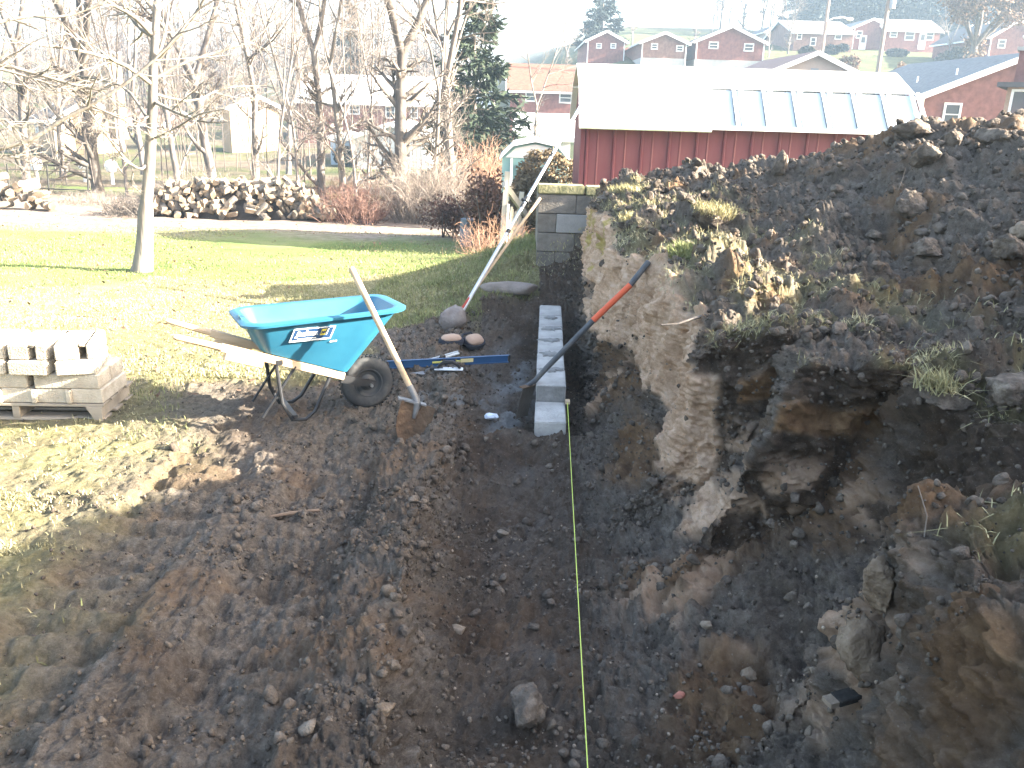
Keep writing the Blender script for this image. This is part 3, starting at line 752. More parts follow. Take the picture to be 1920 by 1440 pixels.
px_house('shingled_outbuilding', 'little white outbuilding with a big pale shingle roof left of the shed', 47, 972, 1070, 259, 218, 6, 330, axis='x', wall=WSIDE, roof=PALEROOF, over=.25)

# the brown house at the right edge, its bricks large enough to pick apart
def course_wall(parent, x0, x1, z0, z1, y, bw, bh, material, skip=None, dy=.10, name='brick', limit=290):
    """bricks with recessed joints as individual parts sharing one mesh"""
    b = MB().box((0, 0, 0), (bw - .012, dy, bh - .012)).build(name, material, parent, bevel=.004)
    n = 0; first = True; k = 0; z = z0 + bh / 2
    while z < z1:
        x = x0 + (bw / 2 if k % 2 == 0 else bw)
        while x < x1:
            if not (skip and skip(x, z)) and n < limit:
                o = b if first else b.copy()
                if not first: COL.objects.link(o)
                first = False; o.location = (x, y + random.uniform(-.004, .004), z); n += 1
            x += bw
        k += 1; z += bh
random.seed(5)
Yc = 30.0
cl = aty(1882, 200, Yc); zt = hz(1890, 164, Yc); zb = cl.z - 3.4
bh_ = thing('stone_house', 'brown stone house with a brick chimney cut off by the right edge', 'house', (cl.x, Yc, zb), -.56)
H_ = zt - zb
MB().box((3.1, 3.0, H_ / 2), (6.2, 5.9, H_)).build('wall', TANB, bh_)
a = aty(1898, 172, Yc); b = aty(1925, 226, Yc)
wx, wz_, ww_, wh_ = (a.x + b.x) / 2 - cl.x, (a.z + b.z) / 2 - zb, abs(b.x - a.x), abs(a.z - b.z)
course_wall(bh_, 0.0, 2.4, H_ - 2.4, H_ - .04, -.01, .30, .115, mat('brown_stone_brick', [(.34, .22, .16), (.42, .29, .21), (.52, .39, .30)], scale=5, rnd=.22),
            skip=lambda x, z: abs(x - wx) < ww_ / 2 + .2 and abs(z - wz_) < wh_ / 2 + .08)
f = MB()
for sx in (-1, 1): f.box((wx + sx * ww_ / 2, -.02, wz_), (.08, .14, wh_ + .16))
for sz in (-1, 1): f.box((wx, -.02, wz_ + sz * (wh_ / 2 + .04)), (ww_ - .08, .14, .08))
fo = f.build('window', TRIM, bh_)
MB().box((wx, .0, wz_), (ww_ - .06, .06, wh_)).build('pane', GLASS, fo)
ca = aty(1884, 160, Yc); ct = hz(1900, 92, Yc)
chx = ca.x - cl.x + .75
ch = MB().box((chx, 1.2, (H_ + ct - zb) / 2), (1.1, .9, ct - zb - H_)).build('chimney', mat('plum_brick', [(.15, .065, .06), (.21, .10, .09)], scale=6), bh_)
MB().box((chx, 1.2, ct - zb + .06), (1.26, 1.06, .12)).build('chimney_cap', FOUND, ch)
c2 = MB(); 
for sx in (-.4, .4):
    for sy in (-.3, .3): c2.box((chx + sx, 1.2 + sy, ct - zb + .27), (.06, .06, .30))
c2.box((chx, 1.2, ct - zb + .45), (1.1, .9, .06)); c2.build('rain_cover', TRIM, ch)
rf = MB(); rf.hexa([Vector((x_, y_, z_)) for z_ in (H_ + .01, H_ + .16) for y_ in (-.35, 6.2) for x_ in (-.3, 6.5)]); rf.build('roof', DARKROOF, bh_)

# ------------------------------------------------------------------ the long red shed with its white gambrel roof
SHED_RED = mat('shed_red_paint', [(.105, .024, .034), (.138, .034, .045), (.165, .050, .058)], scale=2.2, rough=.55, stretch=(1, 1, .35), bump=.05)
SHED_WHITE = mat('shed_white_roof', [(.74, .76, .77), (.82, .83, .83)], scale=1.6, rough=.5)
DARKGAP = mat('dark_seam', (.04, .045, .05))  # strips at the roof seams, the shade of the gaps put into their colour
SX0, SX1, SY0, SY1, SZ0, SZE = 1.02, 6.22, 14.0, 16.5, -.42, 1.74
sh = thing('metal_shed', 'long red metal shed with a white gambrel roof behind the bank', 'shed', (SX0, SY0, SZ0))
HE = SZE - SZ0; L_ = SX1 - SX0; D_ = SY1 - SY0
KY, KZ, RZ = .42, HE + .52, HE + .83
gable = [(0, 0), (D_, 0), (D_, HE), (D_ - KY, KZ), (D_ / 2, RZ), (KY, KZ), (0, HE)]
sw = Matrix(((0, 1, 0, 0), (1, 0, 0, 0), (0, 0, 1, 0), (0, 0, 0, 1)))
MB().prism(gable, 0.0, .05, M=sw).build('end_wall', SHED_RED, sh)
MB().prism(gable, L_ - .05, L_, M=sw).build('end_wall', SHED_RED, sh)
MB().box((L_ / 2, D_ - .03, HE / 2), (L_ - .12, .05, HE)).build('back_wall', SHED_RED, sh)
# front panels with folded seams
npan = 12; pw = L_ / npan
pan = MB()
prof = [(0, 0), (.02, 0), (.035, -.028), (.06, -.028), (.075, 0), (pw * .5 - .02, 0), (pw * .5, -.010), (pw * .5 + .02, 0), (pw, 0)]
pan.v = []; pan.f = []
vs = []
for z in (0, HE + .02):
    vs += [(x, y, z) for x, y in prof]
n_ = len(prof)
pan.add(vs, [(k, k + 1, n_ + k + 1, n_ + k) for k in range(n_ - 1)])
p0 = pan.build('wall_panel', SHED_RED, sh)
for k in range(npan):
    o = p0 if k == 0 else p0.copy()
    if k: COL.objects.link(o)
    o.location = (k * pw, 0, 0)
MB().box((-.02, .02, HE / 2), (.07, .08, HE)).build('corner_trim', SHED_RED, sh)
MB().box((L_ + .02, .02, HE / 2), (.07, .08, HE)).build('corner_trim', SHED_RED, sh)
# roof: a smooth covered left part that hangs lower, and ribbed panels on the right
xs = 1.95
def slab(x0, x1, a, b, th, mbx):
    (ya, za), (yb, zb_) = a, b
    t = Vector((0, yb - ya, zb_ - za)).normalized(); nrm = Vector((0, -t.z, t.y))
    p = [Vector((x, q[0], q[1])) + nrm * h for h in (0, th) for q in (a, b) for x in (x0, x1)]
    mbx.hexa(p)
lo = MB()
slab(-.10, xs, (-.22, HE - .10), (KY - .04, KZ + .03), .03, lo); slab(-.10, xs, (KY - .04, KZ + .035), (D_ / 2, RZ + .05), .03, lo)
lo.build('roof_cover', SHED_WHITE, sh)
npl = 7; rw = (L_ + .06 - xs) / npl
ra = MB(); slab(.004, rw - .004, (-.14, HE - .02), (KY, KZ), .02, ra); r0 = ra.build('roof_panel', mat('shed_panel_metal', [(.44, .49, .52), (.52, .57, .60)], scale=1.6, rough=.5), sh)
for k in range(npl):
    o = r0 if k == 0 else r0.copy()
    if k: COL.objects.link(o)
    o.location = (xs + k * rw, 0, 0)
rr = MB()
for dx in (-.055, .055):
    slab(dx - .022, dx + .022, (-.145, HE + .012), (KY + .02, KZ + .03), .05, rr)
r1 = rr.build('roof_rib', SHED_WHITE, sh)
for k in range(npl):
    o = r1 if k == 0 else r1.copy()
    if k: COL.objects.link(o)
    o.location = (xs + (k + .98) * rw, 0, 0)
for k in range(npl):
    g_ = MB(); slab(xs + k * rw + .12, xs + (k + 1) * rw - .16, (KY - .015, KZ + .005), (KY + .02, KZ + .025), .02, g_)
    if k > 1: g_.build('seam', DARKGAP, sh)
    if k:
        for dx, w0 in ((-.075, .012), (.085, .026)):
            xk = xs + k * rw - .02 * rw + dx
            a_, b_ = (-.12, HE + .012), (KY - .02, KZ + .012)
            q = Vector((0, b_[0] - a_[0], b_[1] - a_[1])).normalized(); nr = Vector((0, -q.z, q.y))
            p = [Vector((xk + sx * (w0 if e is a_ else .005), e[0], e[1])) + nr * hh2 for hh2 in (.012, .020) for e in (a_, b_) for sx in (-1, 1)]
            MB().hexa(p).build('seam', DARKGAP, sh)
up_ = MB(); slab(xs, L_ + .06, (KY + .0, KZ + .03), (D_ / 2, RZ + .05), .025, up_); up_.build('upper_roof', SHED_WHITE, sh)
bk = MB(); slab(-.1, L_ + .06, (D_ - KY, KZ + .03), (D_ / 2 + .01, RZ + .05), -.025, bk); slab(-.1, L_ + .06, (D_ + .14, HE - .02), (D_ - KY, KZ + .02), -.025, bk); bk.build('back_roof', SHED_WHITE, sh)
MB().box((xs / 2 + L_ / 2, -.16, HE - .035), (L_ - xs + .08, .05, .05)).build('eave_trim', SHED_WHITE, sh)

# teal garden shed
c = aty(966, 344, 21)
ts = thing('garden_shed', 'small teal garden shed with a white roof beyond the leaning fence', 'shed', (c.x - .05, 21, c.z - .4))
e_ = hz(966, 297, 21) - c.z + .4; r_ = hz(1000, 268, 21) - c.z + .4
TEAL = mat('teal_paint', [(.16, .30, .29), (.22, .37, .36)], scale=2, rough=.6)
MB().prism([(-.28, 0), (1.3, 0), (1.3, e_), (1.05, r_ - .1), (.5, r_), (-.0, r_ - .1), (-.28, e_)], 0, 1.8).build('wall', TEAL, ts)
wr = MB()
for q0, q1 in (((-.34, e_ - .03), (-.02, r_ - .08)), ((-.02, r_ - .08), (.5, r_ + .03)), ((.5, r_ + .03), (1.08, r_ - .08)), ((1.08, r_ - .08), (1.36, e_ - .03))):
    wr.hexa([Vector((q[0], y_, q[1] + dz)) for dz in (0, .05) for y_ in (-.15, 1.95) for q in (q0, q1)])
wr.build('roof', SHED_WHITE, ts)
MB().prism([(-.2, e_ + .02), (1.22, e_ + .02), (1.0, r_ - .13), (.5, r_ - .03), (.04, r_ - .13)], -.03, -.005).build('gable_panel', WSIDE, ts)
MB().box((-.05, -.03, e_ / 2), (.06, .05, e_)).build('corner_trim', TRIM, ts); MB().box((.42, -.03, e_ / 2 - .06), (.7, .05, e_ - .15)).build('door', TEAL, ts)

# ------------------------------------------------------------------ old block wall at the end of the trench
OLDB = mat('old_block', [(.11, .098, .084), (.185, .165, .142), (.25, .22, .19)], scale=6, rough=.95, bump=.5, bscale=60, rnd=.16)
OLDB2 = mat('newer_block', [(.27, .26, .245), (.36, .345, .325)], scale=6, rough=.95, bump=.4, bscale=60)
MOSS = mat('mossy_cap', [(.09, .095, .05), (.20, .19, .10), (.30, .27, .16)], scale=9, rough=1, bump=.5)
wl_ = thing('retaining_wall', 'weathered concrete block wall at the far end of the trench', 'wall', (.215, 9.05, .3), 0.0)
blk = MB().box((.2, .1, .0), (.397, .195, .192)).build('block', OLDB, wl_, bevel=.006)
half = MB().box((.1, .1, .0), (.197, .195, .192)).build('block', OLDB, wl_, bevel=.006)
fb = fh = True
for r in range(-1, 4):
    x = 0.0
    seq = ['h', 'f', 'f', 'f'] if r % 2 == 0 else ['f', 'f', 'f']
    for k, q in enumerate(seq):
        src = half if q == 'h' else blk
        use_first = fh if q == 'h' else fb
        o = src if use_first else src.copy()
        if not use_first: COL.objects.link(o)
        if q == 'h': fh = False
        else: fb = False
        o.location = (x, random.uniform(-.006, .006), .1 + .2 * r)
        if r == 2 and k == 1:
            o.data = o.data.copy(); o.data.materials[0] = OLDB2; o.location.y -= .012; o['label'] = 'paler grey replacement block'
        x += .2 if q == 'h' else .4
cap = MB().box((.245, .1, 0), (.49, .235, .092)).build('cap_block', MOSS, wl_, bevel=.012, seg=2)
c2 = cap.copy(); COL.objects.link(c2)
cap.location = (-.01, 0, .848); c2.location = (.492, 0, .842)
# its return along the yard
ret = MB()
for r in range(0, 4):
    for k in range(2): ret.box((.1, .41 + .4 * k, .1 + .2 * r), (.19, .392, .19))
ret.build('return_wall', OLDB, wl_)

# ------------------------------------------------------------------ new block wall in the trench
NEWB = mat('new_block', [(.30, .285, .265), (.39, .37, .345), (.48, .46, .43)], scale=7, rough=.95, bump=.5, bscale=70, rnd=.08)
MORT = mat('wet_mortar', [(.17, .165, .155), (.26, .25, .24)], scale=12, rough=.9, bump=.5)
def tl(y): return (.186 + .0325 * y)
nw = thing('block_wall', 'new grey concrete block wall being laid in the trench', 'wall', (0, 5.18, -.2))
nw.rotation_euler.z = -.0325
nw.location.x = tl(5.18)
def cmu(L, W, H):
    """a block laid in a course: top shell slightly dished over its two cores by mortar"""
    m = MB(); m.box((-W / 2, L / 2, H / 2), (W, L, H)); return m
nb = cmu(.392, .20, .192).build('block', NEWB, nw, bevel=.007, seg=2)
first = True
for r, k0, k1 in ((0, 0, 7), (1, 0, 6)):
    for k in range(k0, k1):
        o = nb if first else nb.copy()
        if not first: COL.objects.link(o)
        first = False
        o.location = (random.uniform(-.003, .003), (.0 if r == 0 else .26) + k * .403, r * .203)
        if r == 0 and k == 0: o.location = (0, -.155, .098)
        o.rotation_euler.z = random.uniform(-.006, .006)
for k in range(1, 7): MB().box((-.1, k * .403 - .006 + .4, .09), (.186, .012, .185)).build('mortar_joint', MORT, nw)
for k in range(6): MB().box((-.1, .26 + k * .403 - .006, .30), (.186, .012, .186)).build('mortar_joint', MORT, nw)
rg = np.random.RandomState(3)
def mortar_patch(x, y, sx, sy, z, name='mortar_smear', th=.012, seed=0):
    n = 22; rim = []
    m = MB(); r0 = np.random.RandomState(seed)
    lo_, hi_ = [], []
    for k in range(n):
        w = 2 * math.pi * k / n; q = 1 + .22 * r0.randn()
        lo_.append((x + sx * q * math.cos(w), y + sy * q * math.sin(w), z)); hi_.append((x + sx * q * .8 * math.cos(w), y + sy * q * .8 * math.sin(w), z + th))
    m.loft([lo_, hi_], cap1=True); return m.build(name, MORT, nw, smooth=True)
for i, (yy, sx) in enumerate(((.55, .07), (.95, .075), (1.35, .08), (1.72, .07), (2.1, .06))):
    mortar_patch(-.10, .26 + yy - .2, sx, .05 + .02 * (i % 2), .3955, seed=i)

# ------------------------------------------------------------------ trees
BARK = mat('grey_bark', [(.10, .085, .075), (.18, .155, .14), (.27, .24, .21)], scale=5, rough=.95, bump=.8, bscale=18, stretch=(1, 1, .22))
BARK_D = mat('dark_bark', [(.065, .055, .048), (.115, .098, .085), (.18, .158, .138)], scale=5, rough=.95, bump=.6, bscale=14, stretch=(1, 1, .22))
BARK_L = mat('pale_bark', [(.095, .083, .07), (.17, .15, .13), (.27, .24, .21)], scale=4, rough=.9, bump=.6, bscale=20, stretch=(1, 1, .2))
TWIG = mat('twig', [(.12, .098, .085), (.20, .17, .15)], scale=3, rough=.95)
TWIG_P = mat('pale_twig', [(.19, .155, .13), (.30, .26, .22)], scale=3, rough=.95)
TWIG_F = mat('far_twig', [(.070, .054, .046), (.12, .095, .082)], scale=.5, rough=.95)
def resample(pts, rad, n):
    pts = np.asarray(pts, float); rad = np.asarray(rad, float)
    t = np.linspace(0, len(pts) - 1, n); k = np.arange(len(pts))
    return np.stack([np.interp(t, k, pts[:, c]) for c in range(3)], 1), np.interp(t, k, rad)
def grow(rng, start, d, length, r0, n, wander, lift, rtip=.25):
    p = [np.array(start, float)]; d = np.array(d, float)
    for k in range(n - 1):
        d = d + rng.normal(0, wander, 3) + np.array([0, 0, lift]); d /= np.linalg.norm(d)
        p.append(p[-1] + d * length / (n - 1))
    return np.array(p), r0 * np.linspace(1, rtip, n)
def side_dir(rng, t, ang):
    a = rng.normal(size=3); a -= t * a.dot(t); a /= np.linalg.norm(a)
    return t * math.cos(ang) + a * math.sin(ang)
def crown(rng, stems, levels, counts, lens, angs, lift=.05, wander=.12, tmin=.25, n=5, rmin=.004):
    """stems: list of (pts, radii); returns per level lists of polylines"""
    out = []; cur = stems
    for lv in range(levels):
        nxt = []
        for P, R in cur:
            m = len(P)
            tot = np.linalg.norm(np.diff(P, axis=0), axis=1).sum()
            c = rng.poisson(counts[lv]) if counts[lv] < 30 else counts[lv]
            for q in range(max(1, int(c))):
                t = tmin + (1 - tmin) * rng.rand() ** .8
                f = t * (m - 1); i = min(int(f), m - 2); u = f - i
                s = P[i] * (1 - u) + P[i + 1] * u; r = (R[i] * (1 - u) + R[i + 1] * u)
                tg = P[i + 1] - P[i]; tg /= np.linalg.norm(tg) + 1e-9
                L = lens[lv] * tot * (1.15 - .6 * t) * rng.uniform(.6, 1.25)
                nxt.append(grow(rng, s, side_dir(rng, tg, angs[lv] * rng.uniform(.7, 1.3)), L, max(r * .62, rmin), n, wander, lift))
        out.append(nxt); cur = nxt
    return out
def tube_mesh(name, lines, sides, material):
    """lines grouped by point count"""
    parts = []
    by = {}
    for P, R in lines: by.setdefault(len(P), []).append((P, R))
    for n, g in by.items(): parts.append(tubes([a for a, _ in g], [b for _, b in g], sides))
    V, F = merge(parts)
    return mesh_np(name, V, F, material, True)
def bare_tree(name, label, base, lines_trunk, levels, bark, twig, group=None, sides=9, cat='tree'):
    t = thing(name, label, cat, base, 0, group)
    link('trunk', tube_mesh('trunk', lines_trunk, sides, bark), t)
    if levels:
        link('branches', tube_mesh('branches', levels[0] + (levels[1] if len(levels) > 2 else []), 5, bark), t)
        link('twigs', tube_mesh('twigs', levels[-1] if len(levels) > 1 else levels[0][:1], 3, twig), t)
    return t
def woodland_tree(seed, H, r0, fork, lean=.0, spread=.5, twigs=6, nst=2):
    """trunk that forks at `fork` of the height into upright limbs"""
    rng = np.random.RandomState(seed)
    tr = grow(rng, (0, 0, -.2), (lean, .02, 1), H * fork, r0, 9, .045, .02, rtip=.72)
    tr[1][0] *= 1.35
    st = [tr]; top = tr[0][-1]
    for k in range(nst):
        a = 2 * math.pi * (k / nst) + rng.uniform(-.4, .4) + (0 if nst > 2 else 0)
        d = np.array([math.cos(a) * spread, math.sin(a) * spread * .6, 1.0])
        st.append(grow(rng, top, d / np.linalg.norm(d), H * (1 - fork) * rng.uniform(.85, 1.1), r0 * .62, 9, .06, .05, rtip=.15))
    lv = crown(rng, st, 3, [10, 7, twigs], [.42, .48, .55], [.9, .85, .8], lift=.06, tmin=.12)
    # the trunk itself carries few low branches
    return st, lv
def put(t, px, py, Y, sc=1.0, rz=0.0):
    p = aty(px, py, Y); z = float(ground_h(p.x, Y))
    t.location = (p.x, Y, z); t.scale = (sc, sc, sc); t.rotation_euler.z = rz

WOODG = 'bare trees behind the log heaps'
protos = []
for i, (sd_, H, r0, fk, ln, sp, tw, ns, bk) in enumerate([(1, 12, .155, .30, .03, .42, 7, 2, BARK), (2, 11.5, .12, .36, -.03, .30, 7, 2, BARK),
                                                          (3, 12.5, .185, .33, .02, .50, 7, 3, BARK_D), (4, 10, .085, .42, .05, .35, 7, 2, BARK_L), (5, 8, .05, .4, -.04, .4, 7, 3, BARK)]):
    st, lv = woodland_tree(sd_, H, r0, fk, ln, sp, tw, ns)
    t = bare_tree('bare_tree', '', (0, 0, 0), st, lv, bk, TWIG)
    protos.append(t)
used = set()
def plant(i, px, py, Y, sc, rz, label, group=None):
    if i in used: t = copy_tree(protos[i])
    else: t = protos[i]; used.add(i)
    put(t, px, py, Y, sc, rz); tag(t, label, 'tree', group)
    return t
plant(2, 748, 352, 25.0, 1.05, .25, 'thick dark forked tree standing behind the grey brush tangle')
plant(0, 848, 330, 27.0, 1.0, 1.9, 'tall pale forked tree just left of the spruce')
plant(3, 836, 318, 28.5, 1.0, .6, 'slim white barked tree leaning in front of the spruce')
plant(1, 604, 345, 26.0, 1.05, .2, 'slender twin stemmed tree left of the white garage')
plant(2, 183, 345, 27.0, .95, 2.0, 'dark straight tree behind the gap between the two log heaps')
plant(0, 402, 335, 27.0, 1.0, 3.6, 'tall grey tree behind the middle of the long log heap')
plant(1, 52, 340, 29.0, 1.1, 1.2, 'grey tree behind the small log heap at the left edge')
plant(1, 330, 330, 31.0, .95, 4.0, 'bare tree behind the left part of the long log heap')
plant(0, 480, 335, 33.0, .95, 5.0, 'bare tree behind the right part of the long log heap')
plant(3, 648, 340, 25.5, .95, 2.5, 'thin dark upright tree crossing the white garage corner')
plant(4, 560, 340, 25.0, 1.0, 1.0, 'sapling behind the right end of the long log heap')
plant(4, 520, 345, 24.0, .85, 3.0, 'young bare sapling right behind the long log heap')
plant(4, 236, 345, 25.5, 1.0, 5.0, 'young bare sapling beside the dark straight tree')
plant(4, 668, 350, 24.0, .8, .3, 'young bare sapling behind the russet bush')
plant(4, 690, 345, 27, 1.0, 2.2, 'sapling in front of the white garage')
plant(3, 815, 330, 26, .8, 4.4, 'pale leaning sapling left of the spruce')
plant(1, 118, 330, 36, 1.0, 2.9, 'bare tree in front of the sunlit cream house')
plant(0, 270, 320, 42, 1.0, 2.2, 'far bare tree behind the lawn tree')
plant(0, 540, 310, 50, 1.0, .9, 'far bare tree beside the long pale roof')
plant(3, 1004, 214, 46, .92, .5, 'thin bare tree in front of the orange roof')
plant(2, 700, 250, 92, 1.1, .0, 'hazy bare tree rising behind the long pale roof')
plant(0, 440, 250, 95, 1.1, 1.5, 'hazy bare tree rising behind the tall cream house')
plant(0, 560, 250, 100, 1.0, 4.5, 'hazy bare tree left of the long pale roof')
plant(2, 130, 250, 90, 1.1, 2.6, 'hazy bare tree above the sunlit cream house')
plant(2, 20, 260, 80, 1.1, 3.6, 'hazy bare tree at the left edge')
plant(1, 1440, 110, 112, .8, 3.6, 'hazy bare tree behind the plum brick gable')
plant(2, 1388, 105, 150, 1.0, 3.6, 'hazy bare tree on the skyline right of the plum gable')
plant(0, 1480, 105, 150, 1.0, 4.6, 'hazy bare tree on the skyline left of the lamp pole')
plant(0, 1330, 110, 160, .8, .6, 'hazy bare tree on the skyline above the plum gable')

plant(0, 1182, 120, 120, .75, 1.1, 'hazy bare tree between the two small gable houses on the hill')
plant(1, 1296, 120, 112, .8, 2.1, 'hazy bare tree in the gap left of the plum brick gable')
plant(1, 1060, 130, 100, .9, .4, 'hazy bare tree left of the small red brick gable')
plant(2, 1476, 110, 118, .6, .9, 'hazy bare tree in front of the hazy brick house on the hill')
plant(0, 1780, 110, 112, .7, 2.9, 'hazy bare tree beside the russet oak on the hill')
# the lawn tree: trunk and main limbs follow the photograph, twigs grow from them
def limb(px, r0, r1, Y0, Y1, n=None):
    k = len(px); P = np.array([aty(a, b, Y0 + (Y1 - Y0) * i / (k - 1)) for i, (a, b) in enumerate(px)])
    # smooth
    m = n or max(5, 2 * k)
    t = np.linspace(0, k - 1, m); i = np.clip(t.astype(int), 0, k - 2); f = (t - i)[:, None]
    g = lambda j: P[np.clip(j, 0, k - 1)]
    p0, p1, p2, p3 = g(i - 1), g(i), g(i + 1), g(i + 2)
    Q = .5 * ((2 * p1) + (-p0 + p2) * f + (2*p0 - 5*p1 + 4*p2 - p3) * f**2 + (-p0 + 3*p1 - 3*p2 + p3) * f**3)
    return Q, np.linspace(r0, r1, m)
rng = np.random.RandomState(21)
YT = 11.08
base = aty(266, 516, YT); base.z = float(ground_h(base.x, YT)) - .03
def loc_lines(lines, b): return [(P - np.array(b), R) for P, R in lines]
trunk = limb([(266, 520), (271, 460), (273, 400), (279, 330), (283, 260), (286, 190), (288, 120), (292, 50), (297, -30), (300, -110), (305, -220)], .112, .030, YT, YT, 26)
trunk[1][:4] *= np.array([1.5, 1.22, 1.08, 1.02])
trunk[1][6:] *= .82
L1 = [limb([(281, 300), (265, 317), (240, 303), (212, 270), (186, 235), (166, 206), (150, 190)], .022, .006, YT, YT - .6),
      limb([(250, 322), (247, 345), (262, 360)], .012, .005, YT - .1, YT - .1),
      limb([(286, 190), (335, 213), (385, 229), (430, 228)], .022, .005, YT, YT - .9),
      limb([(284, 215), (250, 232), (205, 240), (170, 222)], .018, .004, YT, YT - .8),
      limb([(287, 150), (340, 120), (400, 100), (470, 78), (510, 42)], .026, .005, YT, YT + .6),
      limb([(288, 120), (330, 70), (372, 18), (400, -40)], .030, .012, YT, YT - .4),
      limb([(287, 160), (230, 120), (150, 95), (60, 82), (-40, 60)], .030, .006, YT, YT - 1.6),
      limb([(290, 70), (250, 30), (205, 5), (150, -40)], .035, .014, YT, YT - .5),
      limb([(290, 70), (262, 52), (236, 20), (215, -20)], .030, .012, YT, YT + .8),
      limb([(296, 20), (325, -20), (350, -60)], .030, .012, YT, YT + .8),
      limb([(284, 235), (240, 170), (190, 150), (110, 140), (30, 150)], .022, .005, YT, YT + 1.2),
      limb([(286, 175), (360, 190), (420, 165), (500, 160)], .020, .004, YT, YT + 1.5),
      limb([(283, 262), (330, 240), (372, 215), (420, 205)], .016, .004, YT, YT - 1.2),
      limb([(288, 130), (310, 60), (318, 0), (330, -60)], .022, .01, YT, YT + .5)]
kids = crown(rng, L1, 2, [9, 6], [.40, .5], [.8, .75], lift=.015, wander=.10, tmin=.2, rmin=.0035)
lt = thing('lawn_tree', 'pale trunked bare tree standing alone on the sunny lawn', 'tree', base)
link('trunk', tube_mesh('trunk', loc_lines([trunk], base), 14, BARK_L), lt)
link('branches', tube_mesh('branches', loc_lines(L1 + kids[0], base), 6, BARK_L), lt)
link('twigs', tube_mesh('twigs', loc_lines(kids[1], base), 3, TWIG_P), lt)
# its neighbour, whose trunk stands outside the frame
Yn = 9.4
b2 = aty(-210, 560, Yn); b2.z = float(ground_h(b2.x, Yn)) - .03
tr2 = limb([(-210, 560), (-214, 400), (-210, 250), (-200, 100), (-190, -80)], .15, .07, Yn, Yn, 14)
L2 = [limb([(-206, 330), (-80, 300), (5, 277), (60, 260), (120, 222), (165, 200), (230, 160), (282, 118), (330, 70), (372, 18), (440, -20)], .034, .008, Yn, Yn + .5),
      limb([(-204, 180), (-80, 130), (0, 122), (80, 142), (150, 162), (200, 171)], .030, .009, Yn, Yn + .5),
      limb([(-204, 170), (-80, 125), (0, 130), (70, 150), (125, 168)], .022, .008, Yn, Yn + .3),
      limb([(-204, 230), (-90, 240), (0, 222), (30, 245), (62, 268)], .020, .006, Yn, Yn + .2),
      limb([(-206, 380), (-80, 330), (0, 292), (30, 296), (60, 268)], .020, .006, Yn, Yn + .2),
      limb([(-200, 100), (-60, 60), (40, 32), (130, 30), (215, -5)], .026, .008, Yn, Yn + .8),
      limb([(-200, 90), (-60, 20), (40, -10), (120, -60)], .026, .010, Yn, Yn + .8),
      limb([(-204, 200), (-60, 150), (20, 155), (110, 175), (190, 150)], .020, .004, Yn, Yn + 1.0)]
kids2 = crown(rng, L2, 2, [13, 6], [.26, .5], [.8, .75], lift=.01, wander=.10, tmin=.35, rmin=.003)
l2 = thing('lawn_tree', 'bare tree just outside the left edge whose branches reach across the lawn', 'tree', b2)
link('trunk', tube_mesh('trunk', loc_lines([tr2], b2), 12, BARK), l2)
link('branches', tube_mesh('branches', loc_lines(L2 + kids2[0], b2), 6, BARK_L), l2)
link('twigs', tube_mesh('twigs', loc_lines(kids2[1], b2), 3, TWIG_P), l2)

# ------------------------------------------------------------------ evergreens
NEEDLE = mat('spruce_needles', [(.010, .020, .011), (.020, .034, .018), (.040, .054, .028)], scale=2.5, rough=.8, island=.35)
NEEDLE_B = mat('blue_spruce_needles', [(.010, .021, .021), (.022, .038, .036)], scale=2.5, rough=.8, island=.3)
def spruce(name, label, px, py, Y, H, R, needle, seed, z0=.06):
    rng = np.random.RandomState(seed)
    p = aty(px, py, Y); t = thing(name, label, 'tree', (p.x, Y, float(ground_h(p.x, Y))))
    tr = grow(rng, (0, 0, -.2), (0, 0, 1), H, .16 * H / 10, 8, .01, .0, rtip=.1)
    link('trunk', tube_mesh('trunk', [tr], 8, BARK_D), t)
    bl, C, D, S = [], [], [], []
    n = 150
    for k in range(n):
        u = (k + rng.rand()) / n; h = H * (z0 + (1 - z0) * u); L = R * (1 - u) ** .85 * rng.uniform(.65, 1.15) + .12
        a = rng.uniform(0, 2 * math.pi); d = np.array([math.cos(a), math.sin(a), -.12])
        P, Rr = grow(rng, (0, 0, h), d, L, .03, 5, .05, .06)
        bl.append((P, Rr))
        m = int(16 + 60 * L / R)
        f = rng.rand(m) ** .7 * 4 * .999; i = f.astype(int); q = (f - i)[:, None]
        C.append(P[i] * (1 - q) + P[i + 1] * q + rng.normal(0, .06 * L ** .5, (m, 3)) * [1, 1, .6])
        D.append(np.tile(d, (m, 1)) + rng.normal(0, .55, (m, 3)) + [0, 0, -.25]); S.append(np.full(m, .19 + .12 * (1 - u)) * R / 2.2)
    link('branches', tube_mesh('branches', bl, 4, BARK_D), t)
    C, D, S = np.concatenate(C), np.concatenate(D), np.concatenate(S)
    D /= np.linalg.norm(D, axis=1)[:, None]
    sd2 = np.cross(D, rng.normal(size=D.shape)); sd2 /= np.linalg.norm(sd2, axis=1)[:, None]
    S = (S * rng.uniform(.6, 1.4, len(S)))[:, None]
    V = np.stack([C - sd2 * S * .32, C + D * S * .9 - sd2 * S * .1, C + D * S * 1.6, C + D * S * .9 + sd2 * S * .32], 1).reshape(-1, 3)
    F = np.arange(len(V)).reshape(-1, 4)
    o = link('needles', mesh_np('needles', V, F, needle), t)
    return t
spruce('spruce_tree', 'dark green spruce standing behind the pale forked tree', 888, 300, 34, 8.6, 2.0, NEEDLE, 5)
spruce('spruce_tree', 'blue spruce rising above the small red brick gable', 1126, 105, 118, 11.5, 2.9, NEEDLE_B, 6)
spruce('spruce_tree', 'hazy blue green conifer behind the long pale roof', 664, 240, 98, 13.0, 3.0, NEEDLE_B, 7)
